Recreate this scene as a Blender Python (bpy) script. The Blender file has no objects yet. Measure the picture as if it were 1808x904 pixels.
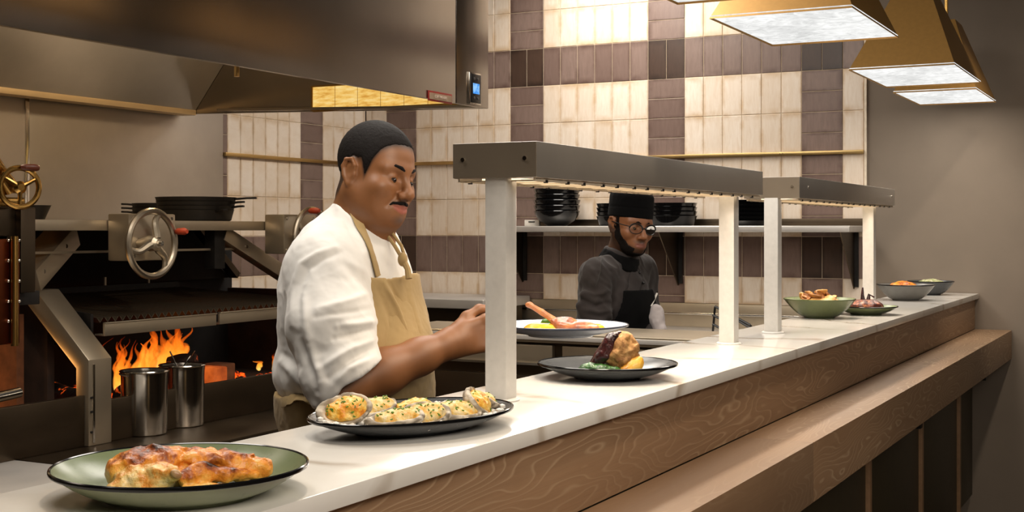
import bpy, bmesh, math, random
import numpy as np
from mathutils import Vector, Matrix, noise as mnoise
from mathutils.bvhtree import BVHTree
random.seed(7)
rng = np.random.default_rng(11)
PI = math.pi
COL = bpy.context.scene.collection

# ---------------------------------------------------------------- camera survey
TH = math.radians(27.5); FPX = 2300.0; CAMZ = 1.38; V0 = 405.0
CC, SS = math.cos(TH), math.sin(TH)
def ray(u, v):
    t = (u-904)/FPX
    return (CC+t*SS, SS-t*CC, (V0-v)/FPX)
def onX(u, v, X):
    r = ray(u, v); k = X/r[0]; return Vector((X, r[1]*k, CAMZ+r[2]*k))
def onY(u, v, Y):
    r = ray(u, v); k = Y/r[1]; return Vector((r[0]*k, Y, CAMZ+r[2]*k))
def onZ(u, v, Z):
    r = ray(u, v); k = (Z-CAMZ)/r[2]; return Vector((r[0]*k, r[1]*k, Z))
def atD(u, v, d):
    r = ray(u, v); return Vector((r[0]*d, r[1]*d, CAMZ+r[2]*d))
RIGHT = Vector((SS, -CC, 0)); TOCAM = Vector((-CC, -SS, 0)); UP = Vector((0, 0, 1))

# ---------------------------------------------------------------- tagging
def tag(o, label=None, cat=None, group=None, kind=None):
    if label: o['label'] = label
    if cat: o['category'] = cat
    if group: o['group'] = group
    if kind: o['kind'] = kind
    return o
def thing(name, label, cat, loc=(0, 0, 0), rz=0.0, group=None):
    o = bpy.data.objects.new(name, None); COL.objects.link(o)
    o.empty_display_size = 0.05
    o.location = loc; o.rotation_euler = (0, 0, rz)
    return tag(o, label, cat, group)
def rootloc(o):
    v = Vector((0, 0, 0))
    while o is not None:
        v += o.location; o = o.parent
    return v
def copy_tree(o, parent=None):
    c = o.copy(); COL.objects.link(c)
    if parent is not None: c.parent = parent
    for ch in o.children: copy_tree(ch, c)
    return c

# ---------------------------------------------------------------- mesh builder (world or local coordinates)
class MB:
    def __init__(s): s.v = []; s.f = []; s.m = []; s.uv = None
    def add(s, vs, fs, mi=0):
        b = len(s.v); s.v += [tuple(x) for x in vs]
        s.f += [tuple(b+i for i in f) for f in fs]; s.m += [mi]*len(fs)
        return s
    def box(s, lo, hi, mi=0):
        x0, y0, z0 = lo; x1, y1, z1 = hi
        vs = [(x0,y0,z0),(x1,y0,z0),(x1,y1,z0),(x0,y1,z0),(x0,y0,z1),(x1,y0,z1),(x1,y1,z1),(x0,y1,z1)]
        return s.add(vs, [(0,3,2,1),(4,5,6,7),(0,1,5,4),(1,2,6,5),(2,3,7,6),(3,0,4,7)], mi)
    def obox(s, c, ax, ay, az, mi=0):
        c, ax, ay, az = Vector(c), Vector(ax), Vector(ay), Vector(az)
        vs = [c+ax*i+ay*j+az*k for k in (-1,1) for i, j in ((-1,-1),(1,-1),(1,1),(-1,1))]
        return s.add(vs, [(0,3,2,1),(4,5,6,7),(0,1,5,4),(1,2,6,5),(2,3,7,6),(3,0,4,7)], mi)
    def beam(s, a, b, w, h, up=(0,0,1), mi=0):
        a, b = Vector(a), Vector(b); d = (b-a); L = d.length; d.normalize()
        side = d.cross(Vector(up)).normalized(); u2 = side.cross(d)
        return s.obox((a+b)/2, d*L/2, side*w/2, u2*h/2, mi)
    def prism(s, poly, ext, mi=0):
        poly = [Vector(p) for p in poly]; ext = Vector(ext); n = len(poly)
        vs = poly+[p+ext for p in poly]
        fs = [tuple(range(n-1, -1, -1)), tuple(range(n, 2*n))]+[(i,(i+1)%n,(i+1)%n+n,i+n) for i in range(n)]
        return s.add(vs, fs, mi)
    def tube(s, pts, r, n=10, mi=0, closed=False, cap=True):
        pts = [Vector(p) for p in pts]; N = len(pts)
        rs = r if isinstance(r, (list, tuple)) else [r]*N
        ref = None; vs = []
        for i, p in enumerate(pts):
            if closed: t = pts[(i+1)%N]-pts[i-1]
            else: t = pts[min(i+1, N-1)]-pts[max(i-1, 0)]
            t.normalize()
            if ref is None:
                ref = t.cross(Vector((0,0,1)))
                if ref.length < .1: ref = t.cross(Vector((1,0,0)))
            ref = (ref-t*ref.dot(t)).normalized(); b = t.cross(ref)
            for k in range(n):
                a = 2*PI*k/n; vs.append(p+(ref*math.cos(a)+b*math.sin(a))*rs[i])
        fs = []
        for i in range(N if closed else N-1):
            j = (i+1)%N
            for k in range(n): fs.append((i*n+k, i*n+(k+1)%n, j*n+(k+1)%n, j*n+k))
        if cap and not closed:
            fs.append(tuple(range(n-1,-1,-1))); fs.append(tuple((N-1)*n+k for k in range(n)))
        return s.add(vs, fs, mi)
    def ribbon(s, pts, nrm, w, t, mi=0):
        # flat strap: pts with surface normals, width w, thickness t
        pts = [Vector(p) for p in pts]; N = len(pts); vs = []
        for i, p in enumerate(pts):
            tg = (pts[min(i+1,N-1)]-pts[max(i-1,0)]).normalized(); n = Vector(nrm[i]).normalized()
            sd = tg.cross(n).normalized(); n = sd.cross(tg)
            vs += [p-sd*w/2-n*t/2, p+sd*w/2-n*t/2, p+sd*w/2+n*t/2, p-sd*w/2+n*t/2]
        fs = [(3,2,1,0), tuple((N-1)*4+k for k in range(4))]
        for i in range(N-1):
            for k in range(4): fs.append((i*4+k, i*4+(k+1)%4, i*4+4+(k+1)%4, i*4+4+k))
        return s.add(vs, fs, mi)
    def cyl(s, a, b, r, n=20, mi=0, r2=None):
        return s.tube([a, b], [r, r if r2 is None else r2], n, mi)
    def lathe(s, prof, c=(0,0,0), n=48, mi=0, sx=1, sy=1, rot=0, wob=None, cap=True):
        c = Vector(c); vs = []; P = len(prof); cr, sr = math.cos(rot), math.sin(rot)
        for (r, z) in prof:
            for k in range(n):
                a = 2*PI*k/n; q = 1 if wob is None else wob(a, r)
                x, y = r*q*math.cos(a)*sx, r*q*math.sin(a)*sy
                vs.append(c+Vector((x*cr-y*sr, x*sr+y*cr, z)))
        fs = []
        for i in range(P-1):
            for k in range(n): fs.append((i*n+k, i*n+(k+1)%n, (i+1)*n+(k+1)%n, (i+1)*n+k))
        if cap and prof[0][0] > 1e-6: fs.append(tuple(range(n-1,-1,-1)))
        if cap and prof[-1][0] > 1e-6: fs.append(tuple((P-1)*n+k for k in range(n)))
        return s.add(vs, fs, mi)
    def sphere(s, c, r, n=12, mi=0, sc=(1,1,1)):
        prof = [(math.sin(PI*i/n), -math.cos(PI*i/n)) for i in range(n+1)]
        c = Vector(c); vs = [c+Vector((0,0,-r*sc[2]))]; m2 = 2*n
        for i in range(1, n):
            for k in range(m2):
                a = 2*PI*k/m2
                vs.append(c+Vector((prof[i][0]*math.cos(a)*r*sc[0], prof[i][0]*math.sin(a)*r*sc[1], prof[i][1]*r*sc[2])))
        vs.append(c+Vector((0,0,r*sc[2]))); L = len(vs)-1; fs = []
        for k in range(m2):
            fs.append((0, 1+(k+1)%m2, 1+k)); fs.append((L, L-m2+k, L-m2+(k+1)%m2))
        for i in range(n-2):
            for k in range(m2):
                a0 = 1+i*m2+k; a1 = 1+i*m2+(k+1)%m2; fs.append((a0, a1, a1+m2, a0+m2))
        return s.add(vs, fs, mi)
    def build(s, name, mat, parent=None, bevel=0.0, seg=2, angle=35, local=False, smooth=True):
        me = bpy.data.meshes.new(name)
        off = Vector((0,0,0)) if (local or parent is None) else rootloc(parent)
        me.from_pydata([tuple(Vector(x)-off) for x in s.v], [], s.f)
        mats = mat if isinstance(mat, (list, tuple)) else [mat]
        for m in mats: me.materials.append(m)
        if len(mats) > 1: me.polygons.foreach_set('material_index', s.m)
        bm = bmesh.new(); bm.from_mesh(me)
        bmesh.ops.remove_doubles(bm, verts=bm.verts, dist=1e-6)
        bmesh.ops.recalc_face_normals(bm, faces=bm.faces)
        if bevel > 0:
            ed = [e for e in bm.edges if len(e.link_faces) == 2 and e.calc_face_angle(0) > math.radians(40)]
            bmesh.ops.bevel(bm, geom=ed, offset=bevel, segments=seg, affect='EDGES', profile=.6, clamp_overlap=True)
        bm.to_mesh(me); bm.free()
        if smooth:
            me.polygons.foreach_set('use_smooth', [True]*len(me.polygons))
            me.set_sharp_from_angle(angle=math.radians(angle))
        me.update()
        o = bpy.data.objects.new(name, me); COL.objects.link(o)
        if parent is not None: o.parent = parent
        return o
def struct(name, mb, mat, **k):
    o = mb.build(name, mat, **k); o['kind'] = 'structure'; return o

# ---------------------------------------------------------------- materials
def lin(r, g, b):
    f = lambda c: (c/255/12.92 if c/255 <= .04045 else ((c/255+.055)/1.055)**2.4)
    return (f(r), f(g), f(b), 1)
class NT:
    def __init__(s, name):
        s.mat = bpy.data.materials.new(name); s.mat.use_nodes = True
        s.t = s.mat.node_tree; s.t.nodes.clear()
        s.out = s.n('ShaderNodeOutputMaterial')
        s.tc = None
    def n(s, typ, **k):
        nd = s.t.nodes.new(typ)
        for a, b in k.items(): setattr(nd, a, b)
        return nd
    def l(s, a, b): s.t.links.new(a, b)
    def coord(s, scale=(1,1,1), kind='Object', rot=(0,0,0)):
        if s.tc is None: s.tc = s.n('ShaderNodeTexCoord')
        m = s.n('ShaderNodeMapping'); m.inputs['Scale'].default_value = scale; m.inputs['Rotation'].default_value = rot
        s.l(s.tc.outputs[kind], m.inputs['Vector']); return m.outputs['Vector']
    def noise(s, vec, scale, detail=4, rough=.55, dist=0.0):
        nd = s.n('ShaderNodeTexNoise'); nd.inputs['Scale'].default_value = scale
        nd.inputs['Detail'].default_value = detail; nd.inputs['Roughness'].default_value = rough
        nd.inputs['Distortion'].default_value = dist
        s.l(vec, nd.inputs['Vector']); return nd.outputs['Fac']
    def ramp(s, fac, stops, interp='LINEAR'):
        r = s.n('ShaderNodeValToRGB'); e = r.color_ramp.elements; r.color_ramp.interpolation = interp
        while len(e) < len(stops): e.new(.5)
        for x, (p, c) in zip(e, stops):
            x.position = p; x.color = c if len(c) == 4 else (*c, 1)
        s.l(fac, r.inputs['Fac']); return r.outputs['Color']
    def mix(s, fac, a, b, mode='MIX'):
        m = s.n('ShaderNodeMix', data_type='RGBA', blend_type=mode)
        for val, idx in ((fac, 0), (a, 6), (b, 7)):
            if isinstance(val, (int, float)): m.inputs[idx].default_value = val
            elif isinstance(val, tuple): m.inputs[idx].default_value = val
            else: s.l(val, m.inputs[idx])
        return m.outputs[2]
    def math(s, op, a, b=0.0):
        m = s.n('ShaderNodeMath', operation=op)
        for val, i in ((a, 0), (b, 1)):
            if isinstance(val, (int, float)): m.inputs[i].default_value = val
            else: s.l(val, m.inputs[i])
        return m.outputs[0]
    def bump(s, h, strength=.2, dist=.01):
        b = s.n('ShaderNodeBump'); b.inputs['Strength'].default_value = strength; b.inputs['Distance'].default_value = dist
        s.l(h, b.inputs['Height']); return b.outputs['Normal']
    def bsdf(s, col, rough=.5, metal=0.0, normal=None, **k):
        p = s.n('ShaderNodeBsdfPrincipled')
        for val, key in ((col, 'Base Color'), (rough, 'Roughness'), (metal, 'Metallic')):
            if isinstance(val, (int, float, tuple)): p.inputs[key].default_value = val
            else: s.l(val, p.inputs[key])
        if normal is not None: s.l(normal, p.inputs['Normal'])
        for a, b in k.items():
            a = a.replace('_', ' ')
            if isinstance(b, (int, float, tuple)): p.inputs[a].default_value = b
            else: s.l(b, p.inputs[a])
        s.l(p.outputs[0], s.out.inputs['Surface']); s.p = p
        return s.mat

def mat_plain(name, rgb, rough=.5, metal=0.0, var=.12, scale=30, bump=.05, **k):
    t = NT(name); c = lin(*rgb); v = t.coord()
    f = t.noise(v, scale, 4)
    lo = tuple(x*(1-var) for x in c[:3])+(1,); hi = tuple(min(1, x*(1+var)) for x in c[:3])+(1,)
    col = t.ramp(f, [(.3, lo), (.7, hi)])
    return t.bsdf(col, rough, metal, t.bump(f, bump, .002), **k)
def mat_steel(name, rgb, rough=.32, stretch=(1,1,40), scale=6, rvar=.1, smear=1.0, metal=1.0):
    t = NT(name); v = t.coord(stretch); f = t.noise(v, scale, 3, .6)
    v2 = t.coord(); g = t.noise(v2, 3.0, 4, .6)
    c = lin(*rgb)
    col = t.mix(t.ramp(g, [(.35, (0,0,0)), (.7, (1,1,1))]), tuple(x*.86 for x in c[:3])+(1,), c)
    r = t.math('ADD', t.math('MULTIPLY', g, rvar*2*smear), t.math('ADD', t.math('MULTIPLY', f, rvar), rough-rvar*1.5))
    return t.bsdf(col, r, metal, t.bump(f, .008, .0006))
def mat_emit(name, rgb, strength):
    t = NT(name); e = t.n('ShaderNodeEmission'); e.inputs['Color'].default_value = lin(*rgb); e.inputs['Strength'].default_value = strength
    t.l(e.outputs[0], t.out.inputs['Surface']); return t.mat
def mat_wood(name, rot=(0,0,0)):
    t = NT(name)
    v = t.coord((.55, 3.2, 3.2), rot=rot)
    n1 = t.noise(v, 1.6, 3, .5)
    # cathedral growth rings: contour lines of a stretched noise field
    w = t.math('FRACT', t.math('MULTIPLY', n1, 40))
    ring = t.ramp(w, [(0, (0,0,0)), (.12, (1,1,1)), (.28, (.15,.15,.15)), (1, (0,0,0))])
    fine = t.noise(t.coord((2.5, 160, 160)), 1.0, 3, .7)
    tone = t.noise(t.coord((.4, 2, 2)), 2.1, 2, .5)
    base = t.ramp(tone, [(.3, lin(130, 101, 75)), (.7, lin(164, 131, 100))])
    base = t.mix(t.math('MULTIPLY', fine, .5), base, lin(106, 80, 56))
    msk = t.math('MULTIPLY', ring, t.ramp(t.noise(t.coord((.5,2,2)), 1.3, 2), [(.38,(.03,.03,.03)),(.58,(.58,.58,.58))]))
    col = t.mix(msk, base, lin(196, 170, 138))
    return t.bsdf(col, .52, 0, t.bump(fine, .12, .002))
def mat_marble():
    t = NT('marble'); v = t.coord((1, 1, 1), rot=(0, 0, .5))
    d = t.noise(t.coord((1.2, 2.2, 1)), 2.2, 5, .6)
    wv = t.n('ShaderNodeTexWave', wave_type='BANDS'); wv.inputs['Scale'].default_value = .9
    wv.inputs['Distortion'].default_value = 9; wv.inputs['Detail'].default_value = 4; wv.inputs['Detail Scale'].default_value = 1.4
    t.l(v, wv.inputs['Vector'])
    vein = t.ramp(wv.outputs['Fac'], [(0, (1,1,1)), (.03, (.35,.35,.35)), (.09, (0,0,0)), (1, (0,0,0))])
    m = t.math('MULTIPLY', vein, t.ramp(d, [(.4, (.1,.1,.1)), (.65, (1,1,1))]))
    base = t.ramp(d, [(.3, lin(226, 222, 214)), (.7, lin(238, 235, 229))])
    col = t.mix(m, base, lin(168, 150, 128))
    return t.bsdf(col, .16, 0, Coat_Weight=.15)

M = {}
M['steel'] = mat_steel('brushed_steel', (186, 172, 150), .36, rvar=.05, metal=.85)
M['steel_cap'] = mat_steel('end_cap_steel', (150, 136, 118), .42, rvar=.05, metal=.6)
M['steel_h'] = mat_steel('brushed_steel_horizontal', (200, 192, 182), .33, (1,1,40), rvar=.06, metal=.72)
M['steel_dark'] = mat_steel('dark_steel', (92, 80, 66), .38)
M['steel_wall'] = mat_steel('cladding_steel', (180, 170, 158), .40, (1,1,30), rvar=.06, metal=.75)
M['steel_matte'] = mat_steel('matte_steel_edge', (214, 209, 203), .42, (1,20,1), rvar=.05, metal=.55)
M['steel_hood'] = mat_steel('hood_steel', (160, 153, 146), .24, (30,30,1), scale=3, rvar=.03, smear=.5)
M['steel_bright'] = mat_steel('polished_steel', (205, 200, 192), .16, (1,1,20), rvar=.05)
M['black_iron'] = mat_plain('black_iron', (30, 27, 25), .55, .4, .3, 40, .3)
M['soot'] = mat_plain('soot', (20, 16, 13), .9, 0, .4, 14, .3)
M['firebrick'] = mat_plain('firebrick', (120, 72, 42), .9, 0, .35, 18, .3)
M['brass'] = mat_steel('brass', (190, 150, 84), .22, (1,1,8), rvar=.06)
M['brass_satin'] = mat_plain('satin_brass_paint', (196, 150, 84), .42, .45, .05, 60, .03)
M['brass_trim'] = mat_steel('brass_trim', (196, 166, 112), .3, (1,20,1))
M['copper'] = mat_steel('copper_sheet', (112, 58, 34), .35, (1,1,10))
M['wood'] = mat_wood('cerused_oak')
M['marble'] = mat_marble()
M['post'] = mat_plain('brushed_aluminium_paint', (212, 208, 202), .42, .08, .05, 60, .02)
M['black_gloss'] = mat_plain('black_enamel', (20, 20, 21), .12, 0, .2, 10, .01)
M['plaster'] = mat_plain('grey_plaster', (122, 110, 97), .8, 0, .05, 5, .05)
M['olive'] = mat_plain('olive_panel', (58, 50, 31), .5, 0, .12, 14, .05)
M['oak_strip'] = mat_plain('oak_strip', (150, 116, 84), .5, 0, .15, 40, .05)
M['floor'] = mat_plain('quarry_floor', (70, 58, 48), .5, 0, .2, 9, .05)
M['ceiling'] = mat_plain('ceiling_paint', (38, 33, 29), .9, 0, .05, 6, .02)
M['dark_wall'] = mat_plain('dark_dining_wall', (52, 40, 31), .7, 0, .1, 4, .05)
M['red_knob'] = mat_plain('orange_rubber', (158, 52, 20), .5)
M['brown_grip'] = mat_plain('brown_wood_grip', (88, 40, 24), .35)
M['black_plastic'] = mat_plain('black_plastic', (14, 14, 16), .3)
M['white_plastic'] = mat_plain('white_plastic', (224, 220, 212), .4)
# ================================================================ ROOM
XW = 6.63; YB = 4.46; CEIL = 2.95
struct('floor', MB().box((-2.5, -4, -.06), (XW+.2, YB+.2, 0)), M['floor'])
struct('ceiling', MB().box((-2.5, -4, CEIL), (XW+.2, YB+.2, CEIL+.06)), M['ceiling'])
struct('wall_right', MB().box((XW, -4, 0), (XW+.12, YB+.12, CEIL)), M['plaster'])
struct('wall_right_dark_sheet', MB().box((XW-.02, -4, 0), (XW-.0005, .3, CEIL)), M['dark_wall'])  # unseen dark sheet, added to darken the hood's reflection
struct('wall_back', MB().box((-2.5, YB, 0), (XW, YB+.12, CEIL)), M['plaster'])
struct('wall_left', MB().box((-2.5, -4, 0), (-2.4, YB, CEIL)), M['dark_wall'])
struct('wall_front', MB().box((-2.5, -4.1, 0), (XW+.1, -4, CEIL)), M['dark_wall'])

# ---- tile cladding: real tiles, each its own island so the glaze can vary
def mat_tile(name, a, b, edge, rough):
    t = NT(name)
    geo = t.n('ShaderNodeNewGeometry')
    rnd = geo.outputs['Random Per Island']
    uvn = t.n('ShaderNodeUVMap'); uvn.uv_map = 'UVMap'
    sep = t.n('ShaderNodeSeparateXYZ'); t.l(uvn.outputs['UV'], sep.inputs[0])
    ex = t.math('ABSOLUTE', t.math('SUBTRACT', sep.outputs[0], .5)); ey = t.math('ABSOLUTE', t.math('SUBTRACT', sep.outputs[1], .5))
    em = t.math('MAXIMUM', ex, t.math('SUBTRACT', ey, -.02))
    v = t.coord((1, 9, 1.6)); streak = t.noise(v, 7, 5, .65, .6)
    blot = t.noise(t.coord(), 9, 4, .6)
    col = t.mix(rnd, a, b)
    col = t.mix(t.math('MULTIPLY', t.ramp(streak, [(.35,(0,0,0)),(.7,(1,1,1))]), .35), col, edge)
    e2 = t.math('MULTIPLY', t.ramp(em, [(.36, (0,0,0)), (.5, (1,1,1))]), t.ramp(blot, [(.4, (.1,.1,.1)), (.62, (.95,.95,.95))]))
    col = t.mix(e2, col, edge)
    return t.bsdf(col, rough, 0, t.bump(blot, .1, .004))
TILE = [mat_tile('cream_tile', lin(222, 206, 188), lin(236, 224, 210), lin(200, 172, 138), .28),
        mat_tile('taupe_tile', lin(118, 98, 90), lin(136, 116, 107), lin(92, 72, 64), .3),
        mat_tile('dark_brown_tile', lin(66, 50, 42), lin(80, 62, 52), lin(48, 36, 30), .3),
        mat_plain('tile_grout', (205, 186, 160), .9)]
TW, THH, GAP = .10545, .2125, .0022
def tile_wall(name, axis, a0, a1, z0, z1, plane, phase):
    # tiles along axis ('X' or 'Y'); dark columns two tiles wide every eight tiles
    vs, fs, mi, uv = [], [], [], []
    def pt(a, z, h): return (a, plane-h, z) if axis == 'X' else (plane-h, a, z)
    def tile(p0, p1, q0, q1, m, flip):
        p0, p1 = max(p0, a0), min(p1, a1); q0, q1 = max(q0, z0), min(q1, z1)
        if p1-p0 < .008 or q1-q0 < .008: return
        b = len(vs); g = GAP/2; e = .0022; h0 = .004; h1 = .0085+random.uniform(-.0006, .0006)
        for (i, h) in ((g, h0), (g+.0004, h1-.0015), (g+e, h1)):
            for (a, z) in ((p0+i, q0+i), (p1-i, q0+i), (p1-i, q1-i), (p0+i, q1-i)): vs.append(pt(a, z, h))
        quads = [(8, 9, 10, 11)]
        for r in (0, 4):
            for k in range(4): quads.append((r+k, r+(k+1)%4, r+4+(k+1)%4, r+4+k))
        cu = [(0,0),(1,0),(1,1),(0,1)]
        for q in quads:
            fs.append(tuple(b+x for x in q)); mi.append(m)
            for x in q:
                c = cu[x%4]; uv.append((c[1], c[0]) if flip else c)
    n0 = math.floor((a0-phase)/TW)-1; n1 = math.ceil((a1-phase)/TW)+1
    r0 = math.floor((z0-1.13)/THH)-1; r1 = math.ceil((z1-1.13)/THH)+1
    for r in range(r0, r1):
        q0 = 1.13+r*THH; band = (r % 5 == 0)      # rows 0 and 5 are the dark bands
        k = n0
        while k < n1:
            p0 = phase+k*TW
            dark = (k % 8) in (0, 1)
            if dark and not band:
                if k % 8 == 0:
                    tile(p0, p0+2*TW, q0, q0+THH/2, 1, True); tile(p0, p0+2*TW, q0+THH/2, q0+THH, 1, True)
            else:
                tile(p0, p0+TW, q0, q0+THH, 2 if (dark and band) else (1 if band else 0), False)
            k += 1
    b = len(vs)
    for (a, z, h) in ((a0, z0, 0), (a1, z0, 0), (a1, z1, 0), (a0, z1, 0), (a0, z0, .0055), (a1, z0, .0055), (a1, z1, .0055), (a0, z1, .0055)): vs.append(pt(a, z, h))
    for q in ((0,3,2,1),(4,5,6,7),(0,1,5,4),(1,2,6,5),(2,3,7,6),(3,0,4,7)):
        fs.append(tuple(b+x for x in q)); mi.append(3); uv += [(.5,.5)]*4
    me = bpy.data.meshes.new(name); me.from_pydata(vs, [], fs)
    for m in TILE: me.materials.append(m)
    me.polygons.foreach_set('material_index', mi)
    ul = me.uv_layers.new(name='UVMap'); ul.data.foreach_set('uv', [c for p in uv for c in p])
    bm = bmesh.new(); bm.from_mesh(me); bmesh.ops.recalc_face_normals(bm, faces=bm.faces); bm.to_mesh(me); bm.free()
    o = bpy.data.objects.new(name, me); COL.objects.link(o); o['kind'] = 'structure'
    return o
tile_wall('wall_right_tiles', 'Y', 1.451, YB-.012, .985, CEIL-.002, XW-.001, 2.403)
tile_wall('wall_back_tiles', 'X', 5.30, XW-.012, .985, CEIL-.002, YB-.001, 5.97)
# brass strip running round both tiled walls, steel edge trim at the tile end
struct('trim_1', MB().box((XW-.030, 1.452, 1.760), (XW-.010, YB-.03, 1.780)), M['brass_trim'], bevel=.003)
struct('trim_2', MB().box((5.30, YB-.030, 1.760), (XW-.03, YB-.010, 1.780)), M['brass_trim'], bevel=.003)
struct('trim_3', MB().box((XW-.0115, 1.440, .985), (XW-.0005, 1.4515, CEIL-.002)), mat_plain('edge_trim', (228, 214, 192), .4))

# steel cladding behind the grill, in sheets with a bright seam
xs = onY(43, 250, YB).x
cl = thing('steel_wall_cladding', 'brushed steel sheet cladding on the wall behind the grill', 'wall panel', (2.0, YB-.02, .1))
MB().box((.6, YB-.016, .1), (xs-.002, YB-.001, 2.2)).build('sheet', M['steel_wall'], cl, bevel=.002)
MB().box((xs+.002, YB-.016, .1), (5.296, YB-.001, 2.2)).build('sheet', M['steel_wall'], cl, bevel=.002)
MB().box((xs-.012, YB-.020, .1), (xs+.010, YB-.0155, 1.96)).build('seam_strip', M['steel_bright'], cl, bevel=.001)

# ================================================================ SERVICE COUNTER
YF, YR = .905, 1.24
top = MB().box((.3, YF, 1.045), (XW-.006, YR, 1.07)).build('marble_countertop', M['marble'], bevel=.0025)
tag(top, 'long white veined marble countertop of the serving pass', 'countertop')
base = thing('service_counter', 'oak fronted serving counter base below the white marble top', 'counter', (3.4, 1.08, 0))
MB().box((.3, YF+.018, .90), (XW-.006, YF+.05, 1.0445)).build('fascia_board', M['wood'], base, bevel=.001)
MB().box((.3, YF+.05, .1), (XW-.006, YR-.03, 1.0445)).build('carcass', M['steel_dark'], base)
MB().box((.3, YF+.09, 0), (XW-.006, YR-.06, .0995)).build('plinth', M['black_plastic'], base)
xb = [onY(1627, 850, YF+.02).x + k*(-.93) for k in range(-1, 6)]
xs_ = sorted([x for x in xb if .3 < x < XW-.1])
edges = [.3]+xs_+[XW-.006]
for a, b in zip(edges[:-1], edges[1:]):
    MB().box((a+.016, YF+.028, .10), (b-.016, YF+.0495, .8995)).build('front_panel', M['olive'], base, bevel=.001)
for x in xs_:
    MB().box((x-.016, YF+.014, .10), (x+.016, YF+.0495, .7615)).build('batten', M['oak_strip'], base, bevel=.0015)
rail = thing('wooden_rail', 'deep square oak tray rail running along the counter front', 'rail', (3.4, .84, .76))
xj = onY(1437, 780, .756).x
MB().box((.3, .756, .762), (xj-.0006, YF+.0178, .898)).build('board', M['wood'], rail, bevel=.0015)
MB().box((xj+.0006, .756, .762), (XW-.006, YF+.0178, .898)).build('board', mat_wood('cerused_oak_second', (0, 0, .02)), rail, bevel=.0015)
for x in (1.2, 2.9, 4.6, 6.2):
    MB().box((x-.02, YF-.09, .70), (x+.02, YF+.0135, .7615)).build('bracket', M['black_iron'], rail)

# ================================================================ HEAT LAMP SHELVES
def heat_lamp(label, x0, x1, posts, screws):
    t = thing('heat_lamp_shelf', label, 'heat lamp', ((x0+x1)/2, 1.108, 1.07), 0, 'heat lamp shelves over the pass')
    y0, y1, z0, z1 = 1.022, 1.192, 1.472, 1.536
    MB().box((x0+.003, y0, z0), (x1-.003, y1, z1)).build('housing', M['steel_h'], t, bevel=.002)
    for xa, xc, fx in ((x0, x0+.003, x0-.001), (x1-.003, x1, x1+.001)):
        cap = MB().box((xa, y0+.001, z0+.001), (xc, y1-.001, z1-.001)).build('end_cap', M['steel_cap'], t)
        for yy in (y0+.022, y1-.022):
            MB().cyl((fx-.0015, yy, z1-.03), (fx+.0015, yy, z1-.03), .004, 10).build('screw', M['steel_bright'], cap)
    for xx in screws:
        MB().cyl((xx, y0-.0015, z1-.03), (xx, y0+.001, z1-.03), .005, 10).build('screw', M['steel_bright'], t)
    # lit strip with a perforated guard hanging under the housing
    MB().box((x0+.03, y0+.045, z0-.003), (x1-.03, y1-.045, z0+.001)).build('lamp_strip', mat_emit('warm_strip', (255, 226, 186), 1.6), t)
    g = MB(); CL = []; n = int((x1-x0)/.085)
    for yy in (y0+.008, y1-.008):
        g.box((x0+.01, yy-.002, z0-.0065), (x1-.01, yy+.002, z0+.001))
    for k in range(n):
        xa = x0+.03+k*(x1-x0-.06)/n
        g.box((xa, y0+.008, z0-.0055), (xa+.004, y1-.008, z0-.0025))
        for yy in (y0+.007, y1-.007): CL.append(MB().box((xa+.02+.01*(k%2), yy-.003, z0-.0085), (xa+.027+.01*(k%2), yy+.003, z0-.003)))
    gd = g.build('wire_guard', mat_plain('pale_guard', (226, 210, 186), .5, .2), t)
    for q in CL: q.build('guard_clip', M['black_iron'], gd)
    for px in posts:
        yy = 1.108; w = .0215
        p = MB().box((px-w, yy-w, 1.074), (px+w, yy+w, z0+.002)).build('post', M['post'], t, bevel=.003)
        MB().lathe([(.034, 1.0702), (.034, 1.0725), (.031, 1.075), (.0, 1.0752)], (px, yy, 0), 28).build('base_flange', M['post'], p)
    MB_l = bpy.data.lights.new('pass_strip', 'AREA'); MB_l.shape = 'RECTANGLE'; MB_l.size = x1-x0-.40; MB_l.size_y = .05
    MB_l.energy = 3.0*(x1-x0); MB_l.color = (1, .84, .66)
    lo = bpy.data.objects.new('pass_strip_light', MB_l); COL.objects.link(lo); lo.location = ((x0+x1)/2, 1.107, z0-.014); lo.parent = None
    return t
heat_lamp('long steel heat lamp shelf nearest the oyster platter, on two white posts', 2.055, 3.43, (2.085, 3.40), ())
heat_lamp('second steel heat lamp shelf farther along, above the green bowl', 3.80, 5.20, (3.82, 5.14), (3.90, 5.14))

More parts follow.
